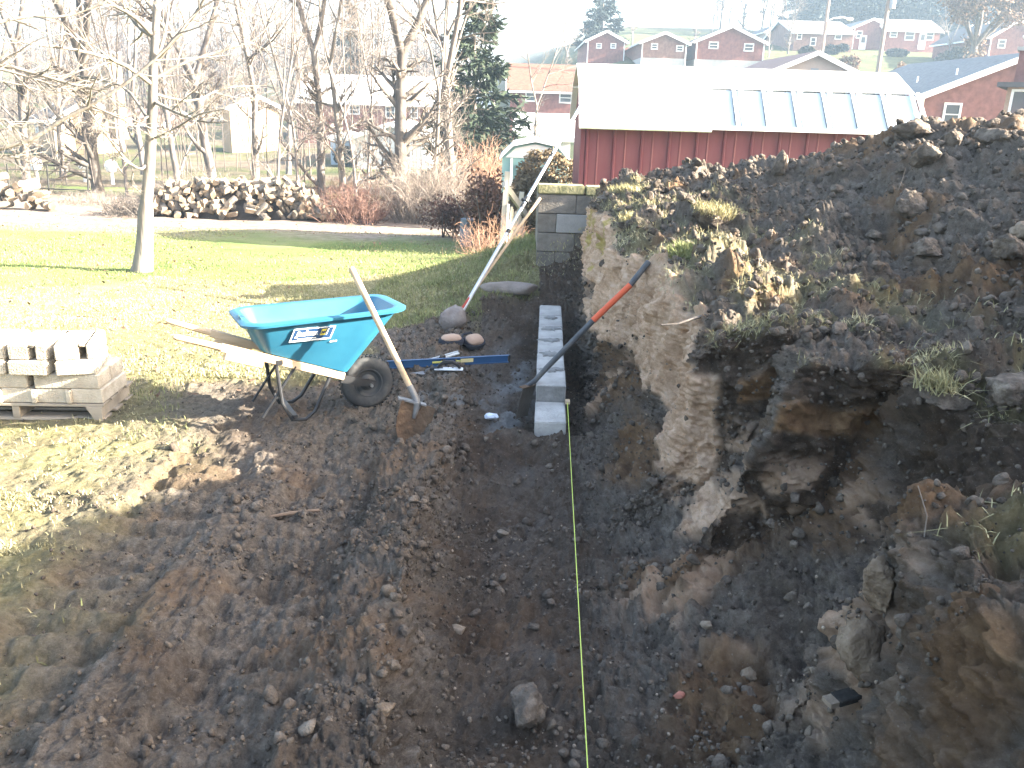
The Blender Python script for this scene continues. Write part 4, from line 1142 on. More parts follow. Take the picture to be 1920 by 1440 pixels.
for i, (px, Y, H) in enumerate(((1560, 165, 15), (1585, 172, 17), (1612, 168, 18), (1640, 175, 17), (1668, 170, 16), (1700, 168, 17), (1735, 172, 16), (1770, 170, 14), (1886, 150, 15), (1535, 175, 13), (1505, 180, 12), (1548, 150, 14), (1598, 152, 16), (1625, 150, 15), (1655, 153, 17), (1684, 150, 15), (1718, 152, 16), (1750, 151, 15), (1788, 158, 15), (1572, 160, 16), (1905, 140, 15))):
    t = spruce('hill_conifer', 'hazy blue conifer in the dark stand at the top of the hill', px, 30, Y, H, 4.2, NEEDLE_B, 8 + i) if i < 2 else copy_tree(bpy.data.objects['hill_conifer' if i % 2 else 'hill_conifer.001'])
    p = aty(px, 30, Y); t.location = (p.x, Y, float(ground_h(p.x, Y))); t.rotation_euler.z = i * 1.3; t.scale = (1, 1, H / 15.0)
    tag(t, 'hazy blue conifer in the dark stand at the top of the hill', 'tree', 'conifers on the hilltop')

# ------------------------------------------------------------------ leafy shrubs and brush
def leaf_cloud(rng, n, c, rad, size, shell=.75, squash=1.0):
    d = rng.normal(size=(n, 3)); d /= np.linalg.norm(d, axis=1)[:, None]
    r = shell + (1 - shell) * rng.rand(n)
    lump = 1 + .16 * perlin(d * 2.6 + np.array(c) * .3)
    P = np.array(c) + d * np.array(rad) * (r * lump)[:, None]
    a = rng.normal(size=(n, 3)); a /= np.linalg.norm(a, axis=1)[:, None]
    b = np.cross(a, rng.normal(size=(n, 3))); b /= np.linalg.norm(b, axis=1)[:, None]
    S = (size * rng.uniform(.5, 1.3, n))[:, None]
    V = np.stack([P - a * S, P + b * S * .5, P + a * S, P - b * S * .5], 1).reshape(-1, 3)
    return V, np.arange(len(V)).reshape(-1, 4)
OAK = mat('russet_oak_leaves', [(.11, .066, .040), (.18, .112, .070), (.26, .17, .11)], scale=2, rough=.9, island=.3)
HEDGE = mat('brown_green_hedge', [(.075, .055, .030), (.14, .102, .058), (.22, .165, .10)], scale=3, rough=.9, island=.35)
DKSHRUB = mat('dark_shrub_leaves', [(.012, .018, .014), (.024, .032, .024)], scale=3, rough=.9, island=.3)
RUST = mat('rust_vine_leaves', [(.065, .034, .026), (.115, .060, .044), (.18, .098, .07)], scale=3, rough=.9, island=.35)
STRAWB = mat('pale_brush', [(.14, .11, .092), (.22, .18, .15), (.32, .275, .235)], scale=3, rough=.95, island=.25)
REDSTEM = mat('russet_stems', [(.10, .055, .042), (.16, .092, .072), (.24, .15, .12)], scale=3, rough=.95, island=.25)
ORSTEM = mat('orange_stems', [(.22, .118, .078), (.32, .19, .13), (.40, .265, .19)], scale=3, rough=.95, island=.25)
def stem_bush(name, label, px0, px1, py_base, py_top, Y, material, n, seed, depth=1.0, arch=.35, rad=.008, sub=3, cat='bush'):
    rng = np.random.RandomState(seed)
    a, b = aty(px0, py_base, Y), aty(px1, py_base, Y); hgt = aty((px0 + px1) / 2, py_top, Y).z
    cx = (a.x + b.x) / 2; hw = (b.x - a.x) / 2; z0 = float(ground_h(cx, Y)); H = hgt - z0
    t = thing(name, label, cat, (cx, Y, z0))
    st = []
    for k in range(n):
        x = rng.uniform(-.8, .8) * hw; y = rng.uniform(-.5, .5) * depth
        d = np.array([x / hw * .5 + rng.normal(0, arch), rng.normal(0, arch), 1.0])
        prof = max(.3, 1 - .55 * (x / hw) ** 2)
        st.append(grow(rng, (x, y, -.1), d / np.linalg.norm(d), H * prof * rng.uniform(.7, 1.2), rad, 6, .14, -.02))
    kids = crown(rng, st, 1, [sub], [.45], [.8], lift=.0, wander=.18, tmin=.25, rmin=rad * .5)
    link('stems', tube_mesh('stems', st + kids[0], 3, material), t)
    return t
stem_bush('russet_bush', 'russet twiggy bush at the right end of the long log heap', 605, 722, 404, 340, 19.6, REDSTEM, 300, 1, 1.4, .4, .010, 4)
stem_bush('brush_tangle', 'pale grey tangle of dead brush below the dark forked tree', 735, 885, 412, 285, 20.5, STRAWB, 420, 2, 1.8, .4, .011, 4)
stem_bush('orange_bush', 'orange brown brush to the right of the spruce', 862, 948, 305, 258, 30, ORSTEM, 260, 3, 1.5, .5, .014, 3)
stem_bush('orange_bush', 'low pale weeds along the foot of the leaning fence', 880, 975, 440, 392, 13.2, ORSTEM, 130, 4, .6, .4, .005, 3)
stem_bush('bramble', 'brown bramble strip between the two log heaps', 95, 250, 398, 350, 22.5, STRAWB, 220, 5, 1.2, .5, .008, 3)
stem_bush('bramble', 'brown undergrowth left behind the small log heap', -40, 110, 385, 315, 25, STRAWB, 240, 6, 1.6, .5, .009, 3)
stem_bush('bramble', 'grey undergrowth behind the long log heap', 255, 560, 380, 310, 24, STRAWB, 520, 7, 2.0, .5, .009, 3)
stem_bush('bramble', 'brown undergrowth in front of the white garage', 560, 800, 380, 318, 26, REDSTEM, 300, 8, 1.8, .5, .009, 3)
def leaf_bush(name, label, px, py_base, py_top, Y, hw, material, n, seed, size=.05, depth=None, shell=.7, cat='bush', lumps=1):
    rng = np.random.RandomState(seed)
    p = aty(px, py_base, Y); z0 = float(ground_h(p.x, Y)); H = aty(px, py_top, Y).z - z0
    t = thing(name, label, cat, (p.x, Y, z0))
    parts = []
    for k in range(lumps):
        o = np.array([0, 0, H * .48]) if lumps == 1 else np.array([rng.uniform(-.5, .5) * hw, rng.uniform(-.3, .3) * hw, H * rng.uniform(.3, .62)])
        q = 1 if lumps == 1 else rng.uniform(.5, .75)
        parts.append(leaf_cloud(rng, n // lumps, o, (hw * q, (depth or hw) * q, H * (.53 if lumps == 1 else .45 * q + .1)), size, shell))
    V, F = merge(parts)
    link('leaves', mesh_np('leaves', V, F, material), t)
    st = [grow(rng, (rng.uniform(-.2, .2) * hw, 0, -.1), (rng.normal(0, .3), rng.normal(0, .3), 1), H * .8, .02, 5, .1, 0) for _ in range(7)]
    link('stems', tube_mesh('stems', st, 4, BARK_D), t)
    return t
leaf_bush('hedge', 'clipped brown hedge mound farther of the two left of the shed', 1028, 344, 281, 19.0, .78, HEDGE, 7000, 1, .05, .6, .86)
leaf_bush('hedge', 'clipped brown hedge mound nearer of the two beside the wall', 1006, 410, 318, 16.4, .50, HEDGE, 7000, 2, .045, .5, .86)
leaf_bush('vine_shrub', 'dark rust red vine mass on the left of the leaning fence', 912, 436, 306, 15.0, .40, RUST, 5200, 3, .042, .45, .25, lumps=9)
leaf_bush('vine_shrub', 'low rust red shrub trailing below the grey brush', 845, 425, 360, 16.5, .8, RUST, 2400, 4, .04, .5, .2, lumps=8)
leaf_bush('dark_shrub', 'big dark round shrub on the hillside below the russet oak', 1800, 118, 86, 103, 2.6, DKSHRUB, 5000, 5, .22, 2.0, .6, lumps=3)
leaf_bush('dark_shrub', 'clipped dark hedge in front of the pale roofed red house', 1682, 101, 91, 118, 1.5, DKSHRUB, 1200, 6, .18, .8, .7)
leaf_bush('dark_shrub', 'dark shrub beside the porch of the blue grey house', 1572, 96, 80, 118, 1.7, DKSHRUB, 1500, 7, .2, 1.0, .6, lumps=2)
leaf_bush('dark_shrub', 'dark shrub left of the lamp pole below the hazy house', 1505, 104, 84, 108, 1.6, DKSHRUB, 1500, 8, .2, 1.0, .6, lumps=2)
leaf_bush('tan_bush', 'round tan winter bush on the hillside lawn', 1693, 138, 110, 84, 1.1, OAK, 2600, 9, .12, 1.0, .5, lumps=3)
leaf_bush('tan_bush', 'small tan bush below the blue grey house', 1592, 118, 98, 98, 1.2, OAK, 1500, 10, .13, 1.0, .5, lumps=2)
leaf_bush('dark_shrub', 'blue green shrub behind the white garage corner', 652, 300, 268, 57.2, .9, DKSHRUB, 1500, 11, .12, .7, .5, lumps=2)
# russet oak holding its dead leaves
rng = np.random.RandomState(77)
po = aty(1822, 112, 92); to = thing('oak_tree', 'russet oak still holding its leaves above the grey roof', 'tree', (po.x, 92, float(ground_h(po.x, 92))))
st = [grow(rng, (0, 0, -.3), (0, 0, 1), 4.0, .42, 6, .03, 0, .8)]
for k in range(6):
    a = k * 1.05
    st.append(grow(rng, st[0][0][-1], (math.cos(a) * .7, math.sin(a) * .7, 1), 7.5, .22, 7, .12, .02, .15))
lv = crown(rng, st, 2, [8, 5], [.4, .5], [.8, .8], lift=.03, rmin=.02)
link('trunk', tube_mesh('trunk', st, 8, BARK_D), to); link('branches', tube_mesh('branches', lv[0] + lv[1], 4, BARK_D), to)
tips = np.concatenate([P[1:] for P, R in lv[0] + lv[1]]); tips = tips[rng.randint(len(tips), size=11000)] + rng.normal(0, .38, (11000, 3))
parts = leaf_cloud(rng, 11000, (0, 0, 0), (.01, .01, .01), .20)
link('leaves', mesh_np('leaves', parts[0] + np.repeat(tips, 4, 0), parts[1], OAK), to)

# far woods that read as one mass
def twig_wood(name, label, spots, H, n, seed, material, rad=.05):
    rng = np.random.RandomState(seed); L = []
    for x, y in spots:
        z = float(ground_h(x, y)); h = H * rng.uniform(.6, 1.15)
        P, R = grow(rng, (x, y, z), (rng.normal(0, .06), 0, 1), h, rad * 2.6, 6, .04, .01, .2)
        L.append((P, R))
        for k in range(n):
            t = rng.uniform(.25, 1.0); f = t * 4.99; i = int(f); s = P[i] + (P[i + 1] - P[i]) * (f - i)
            a = rng.uniform(0, 6.28); d = np.array([math.cos(a), math.sin(a), rng.uniform(.3, 1.4)]); d /= np.linalg.norm(d)
            L.append(grow(rng, s, d, h * .30 * (1.25 - t) * rng.uniform(.5, 1.4), rad * .8, 6, .16, .04, .3))
    return tag(link(name, tube_mesh(name, L, 3, material)), label, kind='stuff')
rg = np.random.RandomState(9)
spots = [(x, y) for x, y in zip(rg.uniform(-125, -4, 300), rg.uniform(84, 160, 300)) if -.72 < x / y < -.02]
twig_wood('far_wood', 'hazy mass of bare trees on the rise behind the left houses', spots, 13, 46, 3, TWIG_F, .055)
spots = [(x, y) for x, y in zip(rg.uniform(20, 160, 170), rg.uniform(150, 205, 170)) if .2 < x / y < .75]
twig_wood('hilltop_wood', 'hazy mass of bare trees along the hilltop at the right', spots, 12, 40, 4, TWIG_F, .07)
spots = [(x, y) for x, y in zip(rg.uniform(-34, -5, 130), rg.uniform(26, 52, 130))]
twig_wood('thicket', 'thicket of thin bare saplings behind the log heaps', spots, 7.5, 30, 5, TWIG, .011)

# ------------------------------------------------------------------ log heaps
LOGEND = mat('split_wood', [(.15, .105, .068), (.24, .18, .122), (.36, .285, .205)], scale=6, rough=.9, bump=.3, rnd=.28)
LOGBARK = mat('log_bark', [(.09, .073, .058), (.155, .128, .10), (.23, .192, .155)], scale=7, rough=.95, bump=.6, rnd=.25)
def log_mesh(kind, seed):
    r = random.Random(seed); L = .42; n = 10
    if kind == 'round': ring = [(math.cos(2 * math.pi * k / n) * .085 * r.uniform(.9, 1.1), math.sin(2 * math.pi * k / n) * .085 * r.uniform(.9, 1.1)) for k in range(n)]
    else:
        a0 = 2 * math.pi / (3 if kind == 'third' else 4)
        ring = [(-.045, -.04)] + [(math.cos(a0 * k / 5) * .14 * r.uniform(.93, 1.06) - .045, math.sin(a0 * k / 5) * .14 * r.uniform(.93, 1.06) - .04) for k in range(6)]
    m = MB(); m.loft([[(x, -L / 2, z) for x, z in ring], [(x * 1.05, 0, z * 1.03 + .004) for x, z in ring], [(x, L / 2, z) for x, z in ring]], cap0=True, cap1=True)
    o = m.build('log', LOGBARK)
    o.data.materials.append(LOGEND)
    for p in o.data.polygons:
        if abs(p.normal.y) > .8 or (kind != 'round' and (p.center.x ** 2 + p.center.z ** 2) < .0042): p.material_index = 1
    return o
logs = [log_mesh('third', 1), log_mesh('third', 2), log_mesh('quarter', 3), log_mesh('round', 4), log_mesh('quarter', 5)]
used_l = set()
def put_log(i, x, y, z, rot, sc, label, group):
    if i in used_l: o = logs[i].copy(); COL.objects.link(o)
    else: o = logs[i]; used_l.add(i)
    o.location = (x, y, z); o.rotation_euler = rot; o.scale = sc
    tag(o, label, 'log', group)
R_ = random.Random(4)
xa, xb = -8.25, -4.15
cnt = 0
def heap_top(x):
    return .74 * float(np.interp(x, [-8.4, -7.9, -7.3, -6.4, -5.4, -4.9, -4.5, -4.1], [.2, .75, 1.0, 1.02, 1.0, .82, .45, .1]))
while cnt < 258:
    x = R_.uniform(xa, xb); hmax = heap_top(x); h = R_.random() ** .9 * hmax
    y = 19.05 + .75 * h + R_.uniform(0, .16)
    if R_.random() < .18: h = hmax * R_.uniform(.85, 1.0); y = 19.05 + .75 * h + R_.uniform(.1, .9)
    z = float(ground_h(x, y)) + .07 + h
    put_log(R_.randrange(5), x, y, z, (R_.gauss(0, .75), R_.uniform(-3.1, 3.1), R_.gauss(0, .75)), (R_.uniform(.55, .90),) * 3,
            'split firewood log in the long heap behind the lawn tree', 'logs in the long heap'); cnt += 1
# dark sheet inside the heap, filling the gaps between the logs
Vh, Fh = scatter(ico(1, 3), np.array([[R_.uniform(xa + .3, xb - .3), 0, 0] for _ in range(70)]), np.full(70, .30), np.random.RandomState(4))
core = MB()
for k in range(12):
    pass
xs_ = np.linspace(xa + .1, xb - .15, 22)
lp = [[(x, 19.12 + .0, float(ground_h(x, 19.1)) - .1), (x, 19.12 + .75 * heap_top(x) * .92, float(ground_h(x, 19.5)) + heap_top(x) * .86), (x, 20.9, float(ground_h(x, 20.6)) + heap_top(x) * .8), (x, 21.6, float(ground_h(x, 21.4)) - .1)] for x in xs_]
core.loft(lp, closed=False)
tag(core.build('heap_core', mat('heap_core', [(.035, .028, .022), (.07, .055, .045)], scale=8, bump=.8)), 'dark core sheet under the long log heap', kind='stuff')
for k in range(40):
    x = R_.uniform(-12.9, -10.75); hm = float(np.interp(x, [-12.9, -11.6, -10.75], [.62, .58, .12])); h = R_.random() * hm
    y = 19.9 + .8 * h + R_.uniform(0, .2)
    put_log(3 if k % 3 else 0, x, y, float(ground_h(x, y)) + .10 + h, (R_.gauss(0, .25), R_.uniform(-3, 3), R_.gauss(.15, .4)), (R_.uniform(.8, 1.15),) * 3,
            'thick round log in the small heap at the left edge', 'logs in the small heap')
# brushwood dumped at the shaded left end of the long heap
stem_bush('brush_heap', 'dark heap of cut brush at the left end of the long log heap', 200, 290, 414, 352, 19.2, BARK_D, 200, 12, .9, .9, .012, 3, cat='brush heap')

# ------------------------------------------------------------------ street poles, lamp, van, fence and yard things
POLEW = mat('pole_wood', [(.22, .17, .14), (.31, .25, .21)], scale=3, stretch=(1, 1, .1))
def pole(label, px, py, Y, H, r=.15):
    p = aty(px, py, Y); t = thing('utility_pole', label, 'utility pole', (p.x, Y, float(ground_h(p.x, Y))))
    MB().tube([(0, 0, -.5), (0, 0, H)], [r, r * .72], 10).build('pole', POLEW, t)
    return t
p1 = pole('tall utility pole rising right behind the shed roof', 1644, 146, 56, 13.5)
m = MB(); m.box((0, -.05, 12.2), (2.2, .11, .12)); m.build('crossarm', POLEW, p1)
MB().tube([(.22, 0, 9.0), (.22, 0, 10.2)], .22, 12).build('transformer', mat('galv', (.35, .36, .37), rough=.5), p1)
p2 = pole('utility pole with a street lamp above the beige gable', 1541, 100, 76, 13.5)
z1 = hz(1545, 40, 76) - p2.location.z; dx = aty(1590, 34, 76).x - p2.location.x
ar = MB(); ar.tube([(0, -.1, z1), (dx * .3, -.15, z1 + .25), (dx * .7, -.2, z1 + .32), (dx, -.2, z1 + .25)], .06, 8); ar.build('lamp_arm', TRIM, p2)
lh = MB(); lh.ring((dx + .1, -.2, z1 + .2), (0, 0, 1), [(.01, .14), (.2, .10), (.3, 0), (.2, -.10), (.01, -.14)], 14); lh.build('lamp_head', TRIM, p2, smooth=True)
MB().box((0, -.05, 12.4), (2.0, .11, .12)).build('crossarm', POLEW, p2)
# white van on the road beyond the shed
pv = aty(1662, 152, 60); vz = hz(1662, 137, 60) - 1.9
van = thing('white_van', 'white van parked beyond the shed beside the tall pole', 'van', (pv.x - 1.0, 60, vz))
WPAINT = mat('white_paint', (.78, .79, .8), rough=.3, spec=.5)
MB().prism([(-1.1, .35), (3.0, .35), (3.1, .9), (2.3, 1.15), (1.7, 1.88), (-.95, 1.9), (-1.15, 1.2)], 0, 1.8).build('body', WPAINT, van, bevel=.04, seg=2)
MB().prism([(.75, 1.2), (1.55, 1.2), (1.35, 1.7), (.75, 1.7)], -.015, .02).build('window', GLASS, van)
MB().prism([(-.8, 1.2), (.6, 1.2), (.6, 1.7), (-.75, 1.7)], -.015, .02).build('window', GLASS, van)
for x in (-.4, 2.2):
    w = MB().ring((x, .05, .35), (0, 1, 0), [(.22, -.1), (.35, -.1), (.35, .1), (.22, .1)], 18).build('wheel', mat('tyre', (.03, .03, .032)), van)
    MB().ring((x, .0, .35), (0, 1, 0), [(.0, -.08), (.2, -.08), (.2, .0), (.0, .0)], 14).build('rim', TRIM, w)
# leaning fence between the vines and the hedge
GREYW = mat('grey_fence_wood', [(.20, .185, .165), (.33, .31, .28), (.42, .39, .36)], scale=4, stretch=(1, 1, .15), bump=.4)
fz = float(ground_h(-.25, 14.0))
fe = thing('leaning_fence', 'old grey wooden fence leaning beside the rust vines', 'fence', (-.27, 13.9, fz))
fh_ = hz(943, 322, 13.9) - fz
MB().bar((.02, 0, -.1), (.10, .05, fh_), .09, .09, up=(0, 1, 0)).build('post', GREYW, fe)
MB().bar((.22, .7, -.1), (.34, .75, fh_ * .72), .08, .08, up=(0, 1, 0)).build('post', GREYW, fe)
MB().bar((.05, -.02, fh_ * .86), (.42, .95, fh_ * .42), .05, .11).build('rail', GREYW, fe)
MB().bar((.08, -.02, fh_ * .42), (.40, .95, fh_ * .18), .05, .10).build('rail', GREYW, fe)
pk0 = MB().box((0, 0, fh_ * .33), (.085, .02, fh_ * .66)).build('picket', GREYW, fe)
for k in range(7):
    o = pk0 if k == 0 else pk0.copy()
    if k: COL.objects.link(o)
    o.location = (.10 + .045 * k, .02 + .135 * k, -.05); o.rotation_euler = (.02, .06 * math.sin(k * 2.1), 1.2); o.scale.z = 1 - .06 * k
# white ornaments and a rail beyond the small log heap
WPL = mat('white_plastic', (.8, .8, .8), rough=.4)
for i, (px, py, s) in enumerate(((67, 308, .24), (156, 308, .20), (171, 311, .17), (208, 311, .24))):
    p = aty(px, py, 33)
    z = float(ground_h(p.x, 33)); hh_ = p.z - z
    t = thing('garden_ornament', ['largest white garden ornament, left of the dark straight tree', 'white round garden ornament behind the gap between the log heaps', 'slim white garden ornament touching the dark straight tree', 'white garden ornament right of the dark straight tree'][i], 'ornament', (p.x, 33, z))
    MB().ring((0, 0, hh_), (0, 0, 1), [(.005, s), (s * .7, s * .7), (s, 0), (s * .75, -s * .8), (.03, -s * 1.1)], 14).build('globe', WPL, t, smooth=True)
    MB().tube([(0, 0, -.05), (0, 0, hh_ - s * .7)], [.06, .045], 8).build('stand', TRIM, t)
fz = thing('wire_fence', 'dark wire fence posts with a low rail by the small log heap', 'fence', (aty(92, 360, 24).x, 24, float(ground_h(aty(92, 360, 24).x, 24))))
IRON = mat('dark_iron', (.035, .035, .033), rough=.5)
for k in (-1, 0, 1): MB().tube([(k * 1.1 - .02, 0, -.1), (k * 1.1 + .04, 0, .9)], .025, 6).build('post', IRON, fz)
MB().tube([(-1.2, -.03, .28), (1.2, -.03, .24)], .02, 6).build('rail', IRON, fz)
MB().tube([(-1.2, -.03, .75), (1.2, -.03, .72)], .008, 5).build('rail', IRON, fz)
pb = aty(884, 418, 16.0)
bu = thing('barrel', 'faded blue barrel standing in the rust vines', 'barrel', (pb.x, 15.2, float(ground_h(pb.x, 15.2))))
BLUEP = mat('faded_blue', [(.09, .115, .14), (.13, .155, .18)], rough=.6)
MB().ring((0, 0, 0), (0, 0, 1), [(.0, 0), (.15, 0), (.165, .1), (.155, .12), (.165, .14), (.165, .3), (.155, .32), (.165, .34), (.15, .46), (.0, .46)], 18).build('body', BLUEP, bu, smooth=True)
MB().ring((0, 0, .46), (0, 0, 1), [(.0, .0), (.152, .0), (.152, .022), (.0, .022)], 18).build('lid', BLUEP, bu, smooth=True)

# ------------------------------------------------------------------ pallet of concrete blocks
CMU = mat('pale_block', [(.34, .29, .225), (.44, .385, .305), (.53, .47, .385)], scale=9, rough=.95, bump=.55, bscale=80, rnd=.07)
PALW = mat('pallet_wood', [(.17, .14, .105), (.28, .235, .18), (.36, .31, .25)], scale=5, stretch=(.15, 1, 1), bump=.4)
PRZ = math.radians(3)
PM = Matrix.Translation((-2.58, 5.06, 0.0)) @ Matrix.Rotation(PRZ, 4, 'Z')
pz = dig_mean(-2.8, 5.3, .3)
pal = thing('pallet', 'weathered wooden pallet under the concrete blocks at the left edge', 'pallet', PM @ Vector((-.55, .24, pz)), PRZ)
for x in (-.50, 0, .50): MB().box((x, 0, .052), (.045, .48, .082)).build('stringer', PALW, pal, bevel=.003)
dk = MB().box((0, 0, 0), (1.09, .11, .018)).build('deck_board', PALW, pal, bevel=.002)
for k in range(4):
    o = dk if k == 0 else dk.copy()
    if k: COL.objects.link(o)
    o.location = (random.uniform(-.01, .01), -.19 + k * .125, .103)
for k in range(3):
    o = dk.copy(); COL.objects.link(o); o.location = (0, -.18 + k * .18, .006)
MB().add([(.44, -.255, .095), (.54, -.255, .095), (.53, -.255, -.06), (.51, -.255, -.03), (.44, -.225, .095), (.54, -.225, .095), (.53, -.225, -.06), (.51, -.225, -.03)],
         [(0, 1, 2, 3), (7, 6, 5, 4), (0, 4, 5, 1), (1, 5, 6, 2), (2, 6, 7, 3), (3, 7, 4, 0)]).build('broken_slat', PALW, pal)
def rough_block(name, L, W, H, core=True, seed=0, front_hole=False):
    """hollow block with two cores through z, chipped arrises"""
    bm = bmesh.new(); r = random.Random(seed)
    def bx(c, d):
        res = bmesh.ops.create_cube(bm, size=1.0)
        bmesh.ops.scale(bm, vec=d, verts=res['verts']); bmesh.ops.translate(bm, vec=c, verts=res['verts'])
    if core:
        t = .034
        bx((0, -(W - t) / 2, 0), (L, t, H)); bx((0, (W - t) / 2, 0), (L, t, H))
        for q in (-(L - t) / 2, 0, (L - t) / 2): bx((q, 0, 0), (t, W - 2 * t + .002, H - .002))
    else:
        bx((0, 0, 0), (L, W, H))
    bmesh.ops.bevel(bm, geom=list(bm.edges), offset=.006, segments=1, affect='EDGES', clamp_overlap=True)
    for v in bm.verts: v.co += Vector((r.gauss(0, .0012), r.gauss(0, .0012), r.gauss(0, .0012)))
    me = bpy.data.meshes.new(name); bm.to_mesh(me); bm.free(); me.materials.append(CMU)
    return me
SOLID = rough_block('solid', .395, .195, .095, core=False, seed=1)
HOLLOW = rough_block('hollow', .395, .195, .19, core=True, seed=2)
def ledge_block(seed):
    """block laid on its face: a solid lower lip, a recessed upper face pierced by a core opening"""
    m = MB(); W, D, H = .236, .40, .19
    m.box((0, D / 2 - .012, .045), (W, D, .09))
    hx0, hx1 = .005 + .012 * seed, .045 + .016 * seed
    y0 = .012
    m.box(((-W / 2 + hx0) / 2, D / 2, .14), (W / 2 + hx0, D - .03, .098)); m.box(((W / 2 + hx1) / 2, D / 2, .14), (W / 2 - hx1, D - .03, .098))
    m.box(((hx0 + hx1) / 2, D / 2 + .10, .14), (hx1 - hx0 + .002, D - .24, .096))
    m.box(((hx0 + hx1) / 2, D / 2, .181), (hx1 - hx0 + .002, D - .032, .016))
    return m
def pblock(me_or_mb, x, y, z, rz, label, group):
    p = PM @ Vector((x, y, 0))
    if isinstance(me_or_mb, MB): o = me_or_mb.build('concrete_block', CMU, None, bevel=.008, seg=2)
    else: o = link('concrete_block', me_or_mb)
    o.location = (p.x, p.y, z + pz); o.rotation_euler = (0, 0, PRZ + rz)
    return tag(o, label, 'concrete block', group)
z0 = .114
GB = 'concrete blocks stacked on the pallet'
for k in range(5):
    x = -.10 - k * .213
    pblock(SOLID, x, .20, z0 + .0475, math.pi / 2, ['rightmost', 'second from the right', 'middle', 'second from the left', 'leftmost'][k] + ' flat block of the five end-on in the bottom pallet layer', GB)
z1_ = z0 + .097
for (x, lb) in ((-.215, 'long flat block lying lengthwise at the right of the middle pallet layer'), (-.655, 'long flat block lying lengthwise at the left of the middle pallet layer')):
    pblock(SOLID, x, .10, z1_ + .0475, random.uniform(-.02, .02), lb, GB)
    for j in (1,): pblock(SOLID, x, .10 + .205 * j, z1_ + .0475, random.uniform(-.02, .02), 'flat block behind the long ' + ('right' if x > -.4 else 'left') + ' block of the middle pallet layer', GB)
z2_ = z1_ + .097
# mortar tabs squeezed between the bottom blocks
tb = MB()
for k in range(4): tb.box((.445 - .213 * k - .1, -.247, z0 + .048), (.032, .03, .088))
tb.build('block_spacer', TRIM if False else CMU, pal, bevel=.006)
pblock(ledge_block(1.2), -.135, -.01, z2_, .22, 'turned hollow block at the right end of the top pallet layer', GB)
pblock(ledge_block(.3), -.42, -.03, z2_, -.02, 'upright hollow block standing highest in the middle of the top pallet layer', GB)
pblock(ledge_block(0), -.68, -.02, z2_, .03, 'chipped hollow block second from the left in the top pallet layer', GB)
pblock(ledge_block(.5), -.94, .01, z2_, -.04, 'hollow block cut off by the left edge of the picture on top of the pallet', GB)
for k, (x, y) in enumerate(()): pblock(HOLLOW, x, y, z2_ + .095, .04 * k, ['hollow block behind the middle of the top pallet layer', 'hollow block behind the left of the top pallet layer'][k], GB)

# ------------------------------------------------------------------ wheelbarrow
WA = math.radians(26)
wz0 = dig_mean(-.967, 5.404, .08) - .012
wb = thing('wheelbarrow', 'turquoise wheelbarrow with wooden handles parked on the churned soil', 'wheelbarrow', (-.967, 5.404, wz0))
wb.rotation_euler = (math.radians(-3.5), 0, WA)
BLUE = mat('turquoise_poly', [(.016, .100, .165), (.022, .124, .195), (.028, .142, .215)], scale=3, rough=.42, spec=.45, bump=.03)
ASH = mat('handle_wood', [(.36, .245, .145), (.50, .36, .225), (.60, .45, .30)], scale=6, rough=.6, stretch=(.12, 1, 1), bump=.15)
BLACK = mat('black_steel', [(.012, .012, .013), (.030, .030, .032)], scale=8, rough=.45)
RUBBER = mat('tyre_rubber', [(.022, .023, .025), (.045, .046, .048), (.10, .095, .09)], scale=7, rough=.85, bump=.2)
RIMM = mat('wheel_rim_paint', [(.030, .032, .036), (.055, .058, .062)], scale=6, rough=.5)
def hz_line(s): return .20 - .375 * s          # height of the handle line
def rrect(x0, x1, hw0, hw1, zf, rad, n=7):
    """rounded trapezoid in plan: half width hw0 at x0 and hw1 at x1; z from zf(x)"""
    pts = []
    for cx, cy, a0 in ((x0 + rad, -hw0 + rad, math.pi), (x1 - rad, -hw1 + rad, 1.5 * math.pi), (x1 - rad, hw1 - rad, 0), (x0 + rad, hw0 - rad, .5 * math.pi)):
        for k in range(n):
            w = a0 + (math.pi / 2) * k / (n - 1)
            x, y = cx + rad * math.cos(w), cy + rad * math.sin(w)
            pts.append((x, y, zf(x)))
    return pts
RZ_ = lambda x: .695 + .02 * x + .06 * max(0, x + .05)
tr = MB()
bot = lambda x: hz_line(x) + .035
mid = lambda f, g: (lambda x: g)
def lerp_loop(A, B, t): return [tuple(a[i] + (b[i] - a[i]) * t for i in range(3)) for a, b in zip(A, B)]
A = rrect(-.70, -.16, .205, .17, bot, .06)
B = rrect(-.775, .17, .315, .285, lambda x: RZ_(x) - .015, .11)
A2 = [(x, y, z + .03) for x, y, z in rrect(-.68, -.18, .185, .15, bot, .055)]
B2 = rrect(-.755, .15, .295, .265, lambda x: RZ_(x) + .004, .10)
Lp = rrect(-.815, .215, .352, .322, lambda x: RZ_(x) - .018, .125)
Lq = rrect(-.818, .218, .355, .325, lambda x: RZ_(x) - .002, .127)
Lt = rrect(-.79, .19, .33, .30, lambda x: RZ_(x) + .010, .118)
loops = [A] + [lerp_loop(A, B, t) for t in (.06, .3, .6, .85)] + [B, Lp, Lq, Lt, B2] + [lerp_loop(B2, A2, t) for t in (.3, .7, .95)] + [A2]
tr.loft(loops, cap0=True, cap1=True)
tray = tr.build('tray', BLUE, wb, smooth=True)
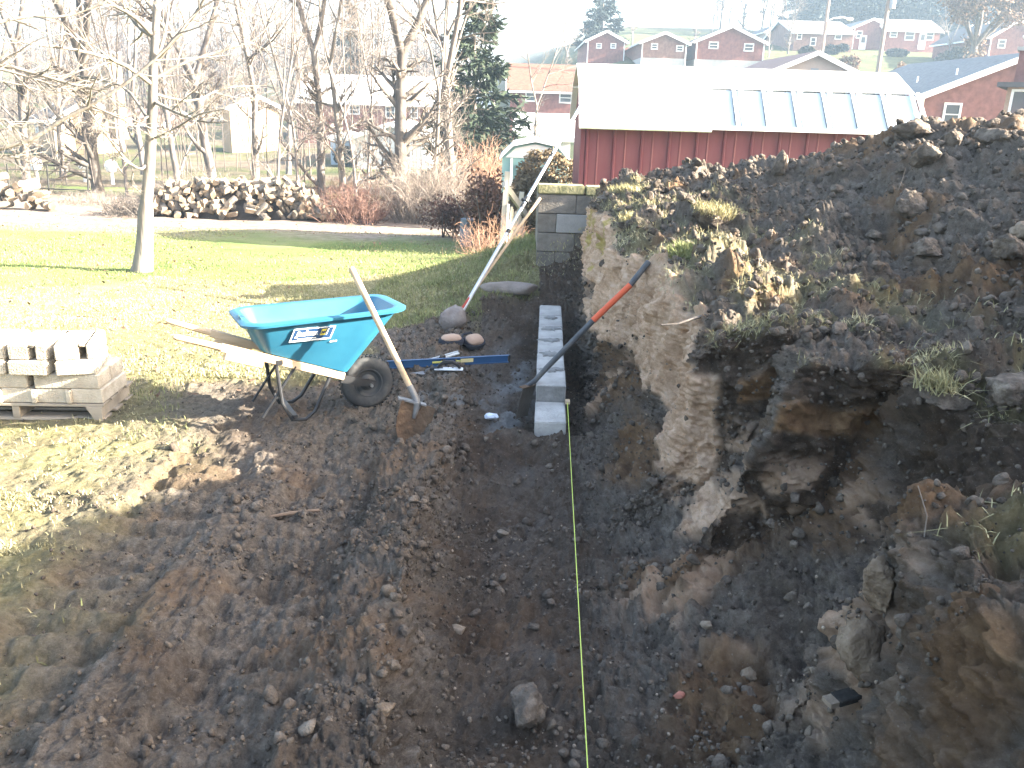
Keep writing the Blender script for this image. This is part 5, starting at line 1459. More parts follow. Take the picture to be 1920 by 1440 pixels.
for sg in (-1, 1):
    hd = MB()
    y0, y1 = sg * .275, sg * .095
    def hp(s): t = (s + 1.25) / 1.42; return (s, y0 + (y1 - y0) * t, hz_line(s))
    hd.bar(hp(-.94), hp(-.19), .042, .05); ho = hd.build('handle', ASH, wb, bevel=.005)
    gp = MB(); gp.tube([hp(-1.19), hp(-1.175), hp(-1.05), hp(-.93)], [.012, .019, .020, .022], 10); gp.build('grip', ASH, ho, smooth=True)
    # wedge block and leg
    wd = MB(); a, b, c = hp(-.92), hp(-.70), hp(-.25)
    wd.bar((a[0], a[1], a[2] - .048), (b[0], b[1], b[2] - .045), .038, .045); wd.build('wedge', ASH, wb, bevel=.004)
    lg = MB(); q = hp(-.62); r2 = hp(-.28); gz = .03
    lg.tube([q, (-.60, q[1] * 1.05, .16), (-.545, q[1] * 1.08, gz + .015), (-.46, q[1] * 1.08, gz + .01), (-.40, q[1] * 1.04, .08), (r2[0], r2[1], r2[2] - .02)], .012, 8)
    lg.build('leg', BLACK, wb, smooth=True)
    br = MB(); br.tube([(q[0] + .12, q[1], q[2] - .05), (-.72, q[1] * .98, gz + .05)], .009, 6); br.build('brace', BLACK, wb)
cb = MB(); cb.bar((-.53, -.23, .07), (-.53, .23, .07), .03, .018); cb.bar((-.60, -.22, .42), (-.60, .22, .42), .04, .03); cb.build('crossbar', BLACK, wb)
yb = MB()
for sg in (-1, 1): yb.bar((-.20, sg * .12, .25), (.03, sg * .085, .18), .008, .05)
yb.build('wheel_bracket', BLACK, wb)
tyre = MB(); pr = []
for k in range(14):
    w = 2 * math.pi * k / 14; pr.append((.130 + .052 * math.cos(w) * (1.0 if abs(math.cos(w)) < .9 else .93), .050 * math.sin(w)))
tyre.ring((0, 0, .18), (0, 1, 0), pr, 44); ty_root = thing('wheel', None, None, (0, 0, 0)); ty_root.parent = wb
tyre.build('tyre', RUBBER, ty_root, smooth=True)
tdm = MB()
for k in range(40):
    w = 2 * math.pi * k / 40
    for sg in (-1, 1):
        c = Vector((math.cos(w + .04 * sg) * .181, sg * .018, .18 + math.sin(w + .04 * sg) * .181))
        tdm.box((0, 0, 0), (.007, .026, .012), M=Matrix.Translation(c) @ Matrix.Rotation(-w, 4, 'Y') @ Matrix.Rotation(sg * .4, 4, 'X'))
tdm.build('tread', RUBBER, ty_root)
rm = MB(); rm.ring((0, 0, .18), (0, 1, 0), [(.030, -.03), (.055, -.018), (.075, -.022), (.090, -.040), (.098, -.040), (.098, .040), (.090, .040), (.075, .022), (.055, .018), (.030, .03)], 32)
rm.build('rim', RIMM, ty_root, smooth=True)
MB().tube([(0, -.125, .18), (0, .125, .18)], .0095, 10).build('axle', mat('zinc', (.42, .43, .45), rough=.35, metal=.8), ty_root)
MB().ring((0, -.062, .18), (0, 1, 0), [(.0, -.035), (.022, -.03), (.028, .04), (.0, .04)], 16).build('hub', RIMM, ty_root, smooth=True)
# maker's plate on the near side of the tray, its lettering and the round sticker on the back
DECAL_BLUE = mat('decal_navy', (.02, .055, .13), rough=.4); DECAL_W = mat('decal_white', (.82, .82, .82), rough=.45); DECAL_Y = mat('decal_yellow', (.55, .46, .07), rough=.45)
P0, P1 = Vector(A[6]), Vector(A[7])
def side_pt(s, t):
    """point on the near side wall: s along the barrow, t from bottom (0) to rim (1)"""
    a = Vector((s, 0, 0))
    u = (s + .64) / .42
    lowy = -.205 + (.035) * ((s + .70) / .54); lowz = bot(s * .75 - .10)
    upx = s; upy = -.315 + .03 * ((s + .775) / .945); upz = RZ_(s) - .015
    return Vector((s, lowy + (upy - lowy) * t, lowz + (upz - lowz) * t))
import mathutils.bvhtree as _bt
tmesh = tray.data
bv = _bt.BVHTree.FromPolygons([v.co.copy() for v in tmesh.vertices], [tuple(p.vertices) for p in tmesh.polygons])
c, nrm, _, _ = bv.ray_cast(Vector((-.40, -1.0, .60)), Vector((0, 1, 0)))
cR, _, _, _ = bv.ray_cast(Vector((-.30, -1.0, .60)), Vector((0, 1, 0)))
ex = (cR - c).normalized(); ez = ex.cross(nrm).normalized() * -1
if ez.z < 0: ez = -ez
nrm = ez.cross(ex) * -1 if (ez.cross(ex)).y > 0 else ez.cross(ex)
DMat = Matrix(((ex.x, ez.x, nrm.x, c.x), (ex.y, ez.y, nrm.y, c.y), (ex.z, ez.z, nrm.z, c.z), (0, 0, 0, 1)))
# straighten the plate so that it reads level in the picture
plate = MB()
def para(mb, x0, x1, z0_, z1_, h0, h1, shear=.32):
    vs = [Vector((x + z * shear, z, h)) for h in (h0, h1) for z in (z0_, z1_) for x in (x0, x1)]
    mb.hexa(vs, M=DMat)
para(plate, -.128, .128, -.052, .040, .003, .006); pl = plate.build('plate', DECAL_W, wb)
p2_ = MB(); para(p2_, -.120, .119, -.040, .034, .006, .0072); p2_.build('field', DECAL_BLUE, pl)
p3_ = MB(); para(p3_, .047, .079, -.018, .026, .0072, .0082); p3_.build('badge', DECAL_Y, pl)
p4_ = MB(); para(p4_, .085, .091, -.018, .026, .0072, .0082); para(p4_, -.085, .03, -.034, -.029, .0072, .0080); p4_.build('stripe', DECAL_W, pl)
def text(body, size, M, material, parent, name='lettering', shear=.35, bold=.003):
    cu = bpy.data.curves.new(name, 'FONT'); cu.body = body; cu.size = size; cu.shear = shear; cu.extrude = .0006; cu.offset = bold; cu.align_x = 'CENTER'; cu.align_y = 'CENTER'
    tmp = bpy.data.objects.new(name, cu); COL.objects.link(tmp)
    me = bpy.data.meshes.new_from_object(tmp.evaluated_get(bpy.context.evaluated_depsgraph_get())); bpy.data.objects.remove(tmp)
    me.transform(M); me.materials.append(material)
    return link(name, me, parent)
text('Jackson', .046, DMat @ Matrix.Translation((-.034, .004, .0085)), DECAL_W, pl)
text('M6', .024, DMat @ Matrix.Translation((.065, .004, .0095)), DECAL_BLUE, pl, bold=.001)
text('60013', .018, DMat @ Matrix.Translation((.13, -.075, .003)), DECAL_W, pl, bold=.0005)
cB, nB, _, _ = bv.ray_cast(Vector((-1.5, -.08, .66)), Vector((1, 0, 0)))
stM = nB.to_track_quat('Z', 'Y').to_matrix().to_4x4(); stM.translation = cB + nB * .002
stk = MB(); stk.ring((0, 0, 0), (0, 0, 1), [(.0, 0), (.062, 0), (.062, .002), (.0, .002)], 24, M=stM); sk = stk.build('sticker', mat('sticker_teal', (.10, .30, .34), rough=.4), wb)
s2 = MB(); s2.ring((0, 0, .002), (0, 0, 1), [(.048, 0), (.054, 0), (.054, .001), (.048, .001)], 24, M=stM); s2.build('sticker_ring', DECAL_Y, sk)

# ------------------------------------------------------------------ shovels
GREYST = mat('worn_steel', [(.11, .11, .115), (.20, .20, .205), (.30, .30, .31)], scale=9, rough=.5, metal=.5)
MUDST = mat('mud_caked_steel', [(.060, .038, .025), (.11, .070, .044), (.17, .112, .072)], scale=9, rough=.9, bump=.8, bscale=40)
def frame(o, zdir, ydir):
    """matrix with +z along zdir and +y towards ydir"""
    z = Vector(zdir).normalized(); x = Vector(ydir).cross(z).normalized(); y = z.cross(x)
    return Matrix(((x.x, y.x, z.x, o[0]), (x.y, y.y, z.y, o[1]), (x.z, y.z, z.z, o[2]), (0, 0, 0, 1)))
def blade_mesh(w, h, square, dish, M):
    """shovel blade: z=0 at the step, tip at z=-h; dished, with a turned step"""
    nx, nz = 13, 13; g = []
    for side in (0, 1):
        for j in range(nz):
            v = j / (nz - 1)
            if square: hw = w / 2 * (1 - .06 * v)
            else: hw = w / 2 * (1.0 if v < .3 else math.sqrt(max(0.0, 1 - ((v - .3) / .71) ** 2)))
            for i in range(nx):
                u = -1 + 2 * i / (nx - 1)
                x = u * hw; y = dish * (u * u) * (1 - .45 * v) + .02 * v * v
                g.append((x, y + (.003 if side else 0), -h * v))
    F = []
    for side in (0, 1):
        o = side * nx * nz
        for j in range(nz - 1):
            for i in range(nx - 1):
                q = (o + j * nx + i, o + j * nx + i + 1, o + (j + 1) * nx + i + 1, o + (j + 1) * nx + i)
                F.append(q if side else q[::-1])
    o = nx * nz
    for j in range(nz - 1):
        for i in (0, nx - 1): F.append((j * nx + i, (j + 1) * nx + i, o + (j + 1) * nx + i, o + j * nx + i))
    for i in range(nx - 1):
        for j in (0, nz - 1): F.append((j * nx + i, j * nx + i + 1, o + j * nx + i + 1, o + j * nx + i))
    return MB().add(g, F, M)
top = aty(658, 501, 5.05); sock = aty(781, 750, 4.93)
s1 = thing('shovel', 'wooden handled shovel leaning on the wheelbarrow with its blade in the dirt', 'shovel', (sock.x, sock.y, dig_mean(sock.x, sock.y - .03, .05)))
MB().tube([top, top + (sock - top) * .02, top + (sock - top) * .5, sock], [.015, .020, .019, .017], 12).build('handle', ASH, s1, smooth=True, world=True)
ax = (top - sock).normalized()
fM = frame(sock - ax * .02, Vector((.26, .16, .95)), (.25, -1, .15))
sk_ = MB(); sk_.tube([sock + ax * .10, sock, fM @ Vector((0, 0, -.02)), fM @ Vector((0, .004, -.10))], [.021, .022, .022, .010], 12)
sk_.build('socket', GREYST, s1, smooth=True, world=True)
b1_ = blade_mesh(.215, .27, False, .04, fM); b1_.build('blade', MUDST, s1, smooth=True, world=True)
st_ = MB(); st_.hexa([fM @ Vector((x, y, z)) for z in (-.004, .006) for y in (-.035, .03) for x in (.0, .125)]); st_.hexa([fM @ Vector((x, y, z)) for z in (-.004, .006) for y in (-.03, .03) for x in (-.05, -.015)])
st_.build('step', GREYST, s1, world=True)

ORANGE = mat('orange_grip', [(.50, .085, .035), (.62, .12, .05)], scale=6, rough=.6)
FIBER = mat('grey_fibreglass', [(.035, .037, .042), (.065, .068, .075), (.12, .115, .11)], scale=8, rough=.55)
Y2 = 5.50
tp, o0, o1, sk2 = aty(1217, 490, Y2 + .06), aty(1182, 534, Y2 + .03), aty(1112, 601, Y2), aty(1003, 712, Y2)
bl0 = aty(987, 722, Y2)
sh2 = thing('shovel', 'long shovel with an orange banded dark handle lying across the new blocks', 'shovel', (bl0.x, Y2, -.05))
bend = [o1, o1 + (sk2 - o1) * .45, o1 + (sk2 - o1) * .8 + Vector((-.006, 0, .012)) * 0, sk2 + Vector((0, 0, -.008)), bl0 + Vector((.0, -.004, -.004))]
hdl = MB(); hdl.tube([tp, tp + (o0 - tp) * .03, o0], [.015, .0195, .0195], 12); hdl.build('handle', FIBER, sh2, smooth=True, world=True)
MB().tube([o0, o1], [.0205, .0205], 12).build('orange_band', ORANGE, sh2, smooth=True, world=True)
MB().tube(bend, [.0195, .0195, .019, .018, .014], 12).build('lower_shaft', FIBER, sh2, smooth=True, world=True)
tip = aty(972, 774, Y2)
fM2 = frame(bl0 + Vector((0, -.01, .0)), (bl0 - tip), (.82, -.45, .35))
blade_mesh(.17, (bl0 - tip).length + .02, True, .022, fM2).build('blade', mat('dark_steel', [(.075, .066, .058), (.14, .122, .106)], scale=9, rough=.7, bump=.4), sh2, smooth=True, world=True)
st2 = MB(); st2.hexa([fM2 @ Vector((x, y, z)) for z in (-.003, .005) for y in (-.006, .028) for x in (-.085, .085)]); st2.build('step', MUDST, sh2, world=True)

# ------------------------------------------------------------------ leaning poles
ALU = mat('aluminium_pole', [(.42, .43, .44), (.58, .59, .60)], scale=5, rough=.45, metal=.35)
pa = Vector((-.507, 7.74, dig_mean(-.507, 7.74, .06) - .02)); pb_ = Vector((.185, 8.98, 1.215)); pe = aty(1086, 210, 10.16)
d_ = (pb_ - pa); L0 = 1.84
gp_ = thing('leaning_pole', 'silver telescoping pole leaning on the corner of the old block wall', 'pole', pa)
P_ = lambda t: pa + d_ * t
MB().tube([P_(0), P_(.62)], .019, 12).build('lower_section', ALU, gp_, smooth=True, world=True)
MB().tube([P_(.60), P_(1.25)], .0165, 12).build('middle_section', ALU, gp_, smooth=True, world=True)
MB().tube([P_(1.22), P_(L0)], .0155, 12).build('upper_section', TRIM, gp_, smooth=True, world=True)
cl_ = MB(); cl_.tube([P_(.845), P_(.875)], .034, 10); q = P_(.86); cl_.tube([q + Vector((-.05, 0, .01)), q + Vector((.05, 0, -.02))], .016, 8); cl_.tube([P_(.80), P_(.83)], .024, 10); cl_.build('clamp', BLACK, gp_, world=True)
for t in (.61, 1.235): MB().tube([P_(t - .012), P_(t + .012)], .023, 10).build('collar', BLACK, gp_, world=True)
wa = Vector((-.535, 7.70, dig_mean(-.535, 7.7, .06))); we = aty(1012, 372, 9.0)
wp = thing('brace_stake', 'brown wooden brace pole under the silver pole with a red painted foot', 'pole', wa)
W_ = lambda t: wa + (we - wa) * t
MB().tube([W_(.0), W_(.17)], .013, 8).build('red_foot', mat('red_paint', (.33, .05, .03), rough=.6), wp, world=True)
MB().tube([W_(.17), W_(.6), W_(1.0)], [.013, .015, .017], 8).build('shaft', ASH, wp, smooth=True, world=True)

# ------------------------------------------------------------------ tools and oddments by the trench
def rest(x, y, r=.05): return dig_mean(x, y, r)
lv0 = Vector((-.968, 6.257, 0)); lv1 = Vector((-.027, 6.525, 0)); lz = max(rest(-.9, 6.28), rest(-.6, 6.36), rest(-.45, 6.4)) + .016
lvd = (lv1 - lv0).normalized(); le = thing('spirit_level', 'long blue spirit level lying across the churned soil to the trench', 'level', ((lv0 + lv1) / 2).to_tuple()[:2] + (lz + .02,), math.atan2(lvd.y, lvd.x))
LVB = mat('level_blue', [(.016, .058, .14), (.025, .082, .19)], scale=4, rough=.4)
HL = (lv1 - lv0).length / 2
m = MB()
for z in (-.027, .027): m.box((0, 0, z), (2 * HL, .024, .006))
m.box((-HL * .55, 0, 0), (HL * .84, .008, .05)); m.box((HL * .55, 0, 0), (HL * .84, .008, .05)); m.box((0, 0, 0), (.09, .008, .05)); m.build('rail', LVB, le)
for x in (-.095, .095): MB().tube([(x - .04, 0, 0), (x + .04, 0, 0)], .010, 10).build('vial', mat('vial_yellow', (.55, .5, .12), rough=.2), le, smooth=True)
for x in (-HL, HL): MB().box((x, 0, 0), (.014, .030, .064)).build('end_cap', BLACK, le, bevel=.003)
MB().box((.14, -.0132, .006), (.10, .002, .030)).build('label_plate', mat('cream_label', (.6, .5, .25), rough=.5), le)
da, db = Vector((-.74, 6.36, lz + .0)), Vector((-.44, 6.56, lz + .045))
dy = thing('screed_board', 'pale straightedge strip propped over the blue level', 'straightedge', (da + db) / 2)
MB().bar(da, db, .055, .012).build('strip', mat('pale_aluminium', [(.5, .5, .48), (.62, .62, .6)], rough=.5), dy, bevel=.002, world=True)
MB().bar(da + Vector((0, 0, .011)), db + Vector((0, 0, .011)), .012, .010).build('rib', ALU, dy, world=True)
fz_ = rest(-.49, 6.25) + .012
fl = thing('mason_float', 'magnesium float with a dark bow handle beside the blue level', 'float', (-.487, 6.22, fz_), math.radians(3))
MB().box((0, 0, 0), (.22, .07, .008)).build('blade', mat('bright_steel', (.62, .63, .64), rough=.35, metal=.4), fl, bevel=.003)
m = MB(); m.tube([(-.085, 0, .004), (-.07, 0, .03), (-.03, 0, .055), (.03, 0, .055), (.07, 0, .03), (.085, 0, .004)], [.010, .012, .015, .015, .012, .010], 10); m.build('handle', BLACK, fl, smooth=True)
tz = rest(-.7, 6.25) + .015
tw = thing('trowel', 'dark handled trowel lying left of the magnesium float', 'trowel', (-.66, 6.2, tz), math.radians(12))
m = MB(); m.prism([(0, 0), (.06, -.002), (.07, .0), (.07, .003)], -.001, .001); 
m = MB(); m.add([(-.13, 0, 0), (-.02, -.045, 0), (.0, 0, .001), (-.02, .045, 0), (-.13, 0, .003), (-.02, -.045, .003), (.0, 0, .004), (-.02, .045, .003)], [(0, 3, 2, 1), (4, 5, 6, 7), (0, 1, 5, 4), (1, 2, 6, 5), (2, 3, 7, 6), (3, 0, 4, 7)]); m.build('blade', GREYST, tw)
MB().tube([(-.01, 0, .004), (.01, 0, .03), (.03, 0, .032)], .005, 6).build('tang', GREYST, tw)
MB().tube([(.03, 0, .032), (.06, 0, .034), (.13, 0, .030)], [.010, .014, .012], 8).build('handle', BLACK, tw, smooth=True)
TANP = mat('tan_pad', [(.33, .215, .15), (.45, .31, .225)], scale=5, rough=.75)
NAVY = mat('navy_foam', [(.018, .020, .028), (.035, .038, .05)], scale=6, rough=.9)
def knee_pad(label, px, py, Y, rz, tilt):
    p = aty(px, py, Y); p.z = rest(p.x, p.y, .07)
    t = thing('knee_pad', label, 'knee pad', p, rz); t.rotation_euler = (tilt, 0, rz)
    loops = []
    for h, sx, sy in ((0, .105, .070), (.02, .110, .076), (.045, .100, .070)):
        loops.append([(sx * math.copysign(abs(math.cos(w)) ** .75, math.cos(w)), sy * math.copysign(abs(math.sin(w)) ** .75, math.sin(w)), h + .015 * math.cos(w) ** 2) for w in [2 * math.pi * k / 20 for k in range(20)]])
    MB().loft(loops, cap0=True, cap1=True).build('pad', NAVY, t, smooth=True)
    cap_ = [[(x * .86 * s, y * .86 * s, .052 + hh) for x, y, _ in loops[2]] for s, hh in ((1, 0), (1.0, .012), (.85, .026), (.5, .036), (.12, .039))]
    MB().loft(cap_, cap1=True).build('cap', TANP, t, smooth=True)
    st = MB(); st.tube([(-.09, .05, .01), (-.02, .13, .005), (.07, .13, .012), (.09, .05, .015)], .010, 6); st.build('strap', NAVY, t, smooth=True)
knee_pad('tan capped knee pad lying flat, the left one of the pair', 846, 650, 6.95, .35, .05)
knee_pad('tan capped knee pad tipped up on its side, the right one of the pair', 886, 645, 7.08, .75, .5)
wr = thing('crumpled_wrapper', 'crumpled white wrapper on the trench floor left of the shovel blade', 'wrapper', (-.13, 5.62, rest(-.13, 5.62) + .01))
V, F = ico(2, 5, .5); V = V * np.array([.055, .04, .028]) * (1 + .35 * perlin(V * 4))[:, None]; V[:, 2] += .018
link('paper', mesh_np('paper', V, F, mat('white_wrapper', (.70, .74, .82), rough=.6)), wr)

# mason's line
LINE = mat('line_yellow_green', (.52, .62, .12), rough=.6)
l0 = Vector((tl(5.40) + .012, 5.36, .115)); l1 = aty(1104, 1470, 2.10)
ml = thing('string_line', 'taut yellow green string line running from the new blocks towards the camera', 'string', l0)
n_ = 60
rs = random.Random(2)
m = MB(); m.tube([l0.lerp(l1 + (l1 - l0) * .25, k / n_) + Vector((0, 0, -.012 * math.sin(math.pi * k / n_))) for k in range(n_ + 1)], .0021, 6); m.build('line', LINE, ml, world=True)
MB().box((0, .0, .0), (.03, .05, .02)).build('line_block', ASH, ml)
kn = MB(); kn.tube([l0 + Vector((0, .0, -.015)), l0 + Vector((.004, .02, -.16))], .0018, 5); kn.build('loose_end', LINE, ml, world=True)

# ------------------------------------------------------------------ stones, clods of turf, sticks
STONE = mat('field_stone', [(.13, .098, .070), (.215, .168, .125), (.31, .25, .19)], scale=11, rough=.95, bump=.7, bscale=45, rnd=.2)
CLODM = mat('soil_clod', [(.045, .036, .028), (.092, .072, .056), (.17, .138, .108)], scale=16, rough=1, bump=.8, bscale=70, island=.25)
CLAYM = mat('clay_lump', [(.20, .15, .11), (.31, .24, .18), (.42, .34, .26)], scale=12, rough=1, bump=.8, bscale=60, island=.2)
GREYCL = mat('grey_clay_lump', [(.085, .060, .040), (.15, .110, .076), (.24, .185, .135)], scale=14, rough=1, bump=.8, bscale=60)
def lump(name, label, cat, c, size, seed, material, rough=.35, sub=4, fine=.12, sink=.35, rz=0, group=None):
    V, F = ico(sub, seed, rough)
    n1 = np.maximum(.5 - worley(V * 3.4 + seed), -.2) * fine * 2 + fine * .6 * (.5 - worley(V * 8 + seed)) + .02 * fbm(V * 14 + seed, 3)
    V = V * (1 + n1)[:, None] * np.array(size)
    o = link(name, mesh_np(name, V, F, material, True))
    o.location = (c[0], c[1], c[2] + size[2] * (1 - 2 * sink)); o.rotation_euler.z = rz
    return tag(o, label, cat, group)
def at_ground(px, py, Y):
    p = aty(px, py, Y); p.z = rest(p.x, p.y, .05); return p
def drop(px, py):
    """where the picture's ray meets the dug ground"""
    d = np.array(ray(px, py)); d /= np.linalg.norm(d)
    q = DQ - np.array([0, 0, CAMZ]); t = q @ d; off = np.linalg.norm(q - t[:, None] * d, axis=1)
    k = np.where((off < .0035 * t + .004) & (t > .3))[0]
    if len(k) == 0: k = np.array([np.argmin(off / np.maximum(t, .1))])
    i = k[np.argmin(t[k])]
    return Vector(DQ[i].tolist()), Vector(DN[i].tolist())
p, _ = drop(845, 612); lump('boulder', 'rounded grey boulder at the foot of the silver pole', 'boulder', (-.56, 7.45, rest(-.56, 7.45)), (.165, .13, .14), 3, mat('mauve_stone', [(.13, .105, .095), (.19, .16, .145), (.25, .22, .20)], scale=9, bump=.5), .2, sub=3, fine=.04, sink=.25)
lump('stone_slab', 'flat pale stone slab bedded in the earth before the old wall', 'boulder', (-.02, 8.25, rest(-.02, 8.25)), (.34, .14, .08), 8, mat('brown_slab', [(.16, .135, .115), (.25, .21, .185)], scale=8, bump=.5), .2, sub=3, fine=.05, sink=.2)
for (px, py, s, sd_, mt, lb) in (
        (940, 997, (.046, .032, .020), 11, STONE, 'flat pale oval stone on the trench floor'),
        (862, 1176, (.036, .028, .026), 12, STONE, 'pale rounded stone at the left side of the trench'),
        (730, 1330, (.045, .035, .03), 13, GREYCL, 'grey chunk on the ridge in the left foreground'),
        (985, 1335, (.11, .075, .075), 14, CLODM, 'big brown earth clod on the trench floor in the foreground'),
        (1322, 1172, (.030, .022, .018), 15, STONE, 'mauve chip of stone low on the bank slope'),
        (1270, 1300, (.022, .018, .015), 16, mat('red_shard', (.30, .12, .085)), 'reddish shard on the lower bank slope'),
        (1408, 1268, (.036, .03, .028), 17, GREYCL, 'dull rounded stone on the slope below the grey clump'),
        (1740, 300, (.11, .09, .10), 18, CLODM, 'large clod high on the left flank of the spoil heap'),
        (1722, 252, (.17, .14, .10), 19, CLODM, 'sunlit crumbling clod crowning the spoil heap'),
        (1790, 262, (.07, .07, .06), 20, CLODM, 'round dark clod on the heap crest right of the crowning clod'),
        (1855, 262, (.14, .10, .08), 21, CLODM, 'slab like dark clod on the heap crest near the right edge'),
        (1885, 475, (.10, .09, .08), 22, CLODM, 'clod on the shaded flank of the spoil heap'),
        (1560, 360, (.07, .06, .035), 23, CLODM, 'clod on the yard below the heap'),
        (1915, 445, (.07, .06, .055), 24, STONE, 'grey stone half cut off by the right edge'),
        (1700, 395, (.13, .10, .085), 25, CLODM, 'rough rounded sod mound at the foot of the spoil heap'),
        (1745, 470, (.11, .09, .06), 26, CLODM, 'crusted clod lying on the yard below the heap'),
        (1640, 440, (.06, .05, .035), 31, CLODM, 'dark clod in front of the rounded sod mound'),
        (1610, 1235, (.10, .08, .10), 27, GREYCL, 'grey lumpy clay bulge low on the near bank'),
        (1640, 1120, (.05, .05, .09), 28, GREYCL, 'grey crust on the edge of the near bank ridge'),
        (1890, 740, (.11, .10, .08), 29, CLODM, 'big brown clod at the right edge beside the sunlit tuft'),
        (1465, 318, (.085, .08, .13), 30, CLODM, 'upright shaggy sod standing against the red shed wall')):
    q, nn = drop(px, py)
    lump({STONE: 'stone'}.get(mt, 'clod'), lb, 'stone' if mt is STONE else 'clod', q, s, sd_, mt, .3, sub=4 if max(s) > .05 else 3, fine=.16 if mt is not STONE else .04, sink=.3, rz=sd_)
GSTONE = 'loose stones scattered over the dug soil'
rg = np.random.RandomState(31)
tm = [mesh_np('stone', ico(2, 50 + k, .28)[0], ico(2, 50 + k, .28)[1], STONE, True) for k in range(4)]
vis = np.where((DQ[:, 1] > 2.1) & (DQ[:, 1] < 7) & (DQ[:, 0] > -1.6) & (DQ[:, 0] < 1.6) & (DU > 1.5) & (DU < 10))[0]
wgt = DQ[vis, 1] ** -1.2; wgt /= wgt.sum()
for k, i in enumerate(rg.choice(vis, 90, replace=False, p=wgt)):
    o = link('stone', tm[k % 4]); s = .008 + .014 * rg.rand() ** 2.5
    if k % 9 == 0: s *= 1.5
    o.location = DQ[i] + DN[i] * s * .35; o.scale = s * rg.uniform(.6, 1.2, 3); o.rotation_euler = rg.uniform(0, 6, 3)
    tag(o, 'small pale stone lying loose on the dug soil', 'stone', GSTONE)
# dark board stub, roots, stick
q, nn = drop(1595, 1310)
wd = thing('wood_scrap', 'charred wood scrap sticking out of the near bank', 'wood scrap', q)
MB().bar(q + Vector((-.055, -.02, .012)), q + Vector((.085, .03, .02)), .05, .022).build('stub', mat('charred_wood', [(.012, .011, .010), (.03, .027, .024)], scale=9, bump=.6), wd, bevel=.004, world=True)
MB().bar(q + Vector((-.082, -.03, .010)), q + Vector((-.05, -.018, .012)), .04, .016).build('pale_end', STONE, wd, world=True)
q, nn = drop(540, 967)
sk3 = thing('stick', 'thin brown stick lying on the tracked soil left of the trench', 'stick', q)
MB().tube([q + Vector((-.13, -.04, .015)), q + Vector((0, .01, .022)), q + Vector((.13, .065, .015))], [.006, .010, .008], 7).build('wood', mat('stick_wood', (.17, .12, .085), bump=.3), sk3, world=True)
q, nn = drop(1300, 598)
rt_ = thing('root', 'thin grey root jutting from the pale clay', 'root', q)
MB().tube([q + Vector((.06, .02, .02)), q + Vector((-.02, -.03, .01)), q + Vector((-.10, -.06, -.012)), q + Vector((-.19, -.07, -.018))], [.009, .008, .006, .004], 6).build('wood', BARK_D, rt_, smooth=True, world=True)
for (px, py, dx, dz, lb) in ((1735, 985, -.05, .14, 'thin pale root hanging down the rusty face of the near bank'), (1690, 350, .02, .13, 'dry stalk standing on the sod mound')):
    q, nn = drop(px, py); t = thing('root', lb, 'root', q)
    MB().tube([q + Vector((0, -.01, -.02)), q + Vector((dx * .3, -.03, dz * .4)), q + Vector((dx, -.02, dz))], [.0022, .002, .0012], 5).build('fibre', STRAWB, t, smooth=True, world=True)

# sod lips with grass on them
GRASS = mat('grass_blade', [(.12, .15, .048), (.195, .205, .08), (.30, .28, .13)], scale=1.4, rough=.8, island=.35)
STRAW = mat('straw_blade', [(.24, .21, .10), (.36, .32, .17), (.47, .42, .26)], scale=1.4, rough=.85, island=.35)
def sod(label, c, size, seed, n, h, material, tilt=(0, 0, 0), rz=0.0):
    t = thing('sod', label, 'sod', c, rz); t.rotation_euler = (tilt[0], tilt[1], rz)
    V, F = ico(4, seed, .25)
    V = V * (1 + .30 * np.maximum(.5 - worley(V * 3.2 + seed), -.2) + .10 * (.5 - worley(V * 8)) + .03 * fbm(V * 14, 3))[:, None] * np.array(size)
    V[:, 2] = np.minimum(V[:, 2], size[2] * .62 + .02 * perlin(V * 9))
    o = link('soil', mesh_np('soil', V, F, CLODM, True), t)
    k = np.where(V[:, 2] > size[2] * .25)[0]; rgx = np.random.RandomState(seed)
    P = V[rgx.choice(k, n)] + rgx.normal(0, .012, (n, 3)) * [1, 1, .2]
    V2, F2 = blades(P, rgx.uniform(.5, 1.2, n) * h, rgx, .8, .0028, dirv=np.array([-.35, -.25, 0]))
    link('grass', mesh_np('grass', V2, F2, material), t)
    return t
sod('overhanging green sod lip at the edge of the clay cut', (1.13, 5.55, 1.04), (.24, .20, .10), 41, 1500, .085, GRASS, (.10, .05, 0), .4)
q, nn = drop(1785, 735); sod('sunlit straw tuft on the edge of the near bank', q + Vector((.0, .02, -.03)), (.13, .09, .06), 42, 420, .09, STRAW, rz=.2)
sod('dry sod on the bank edge by the old wall', (1.02, 8.0, 1.20), (.26, .18, .10), 43, 900, .08, STRAW, rz=.1)
sod('dry sod hanging over the top of the farther clay prow', (.98, 6.75, 1.12), (.26, .16, .09), 44, 900, .07, STRAW, rz=.2)
sod('tilted clump of dry sod on the yard behind the green sod lip', (1.45, 6.3, 1.22), (.22, .16, .11), 45, 700, .08, STRAW, (.2, .1, 0), .7)

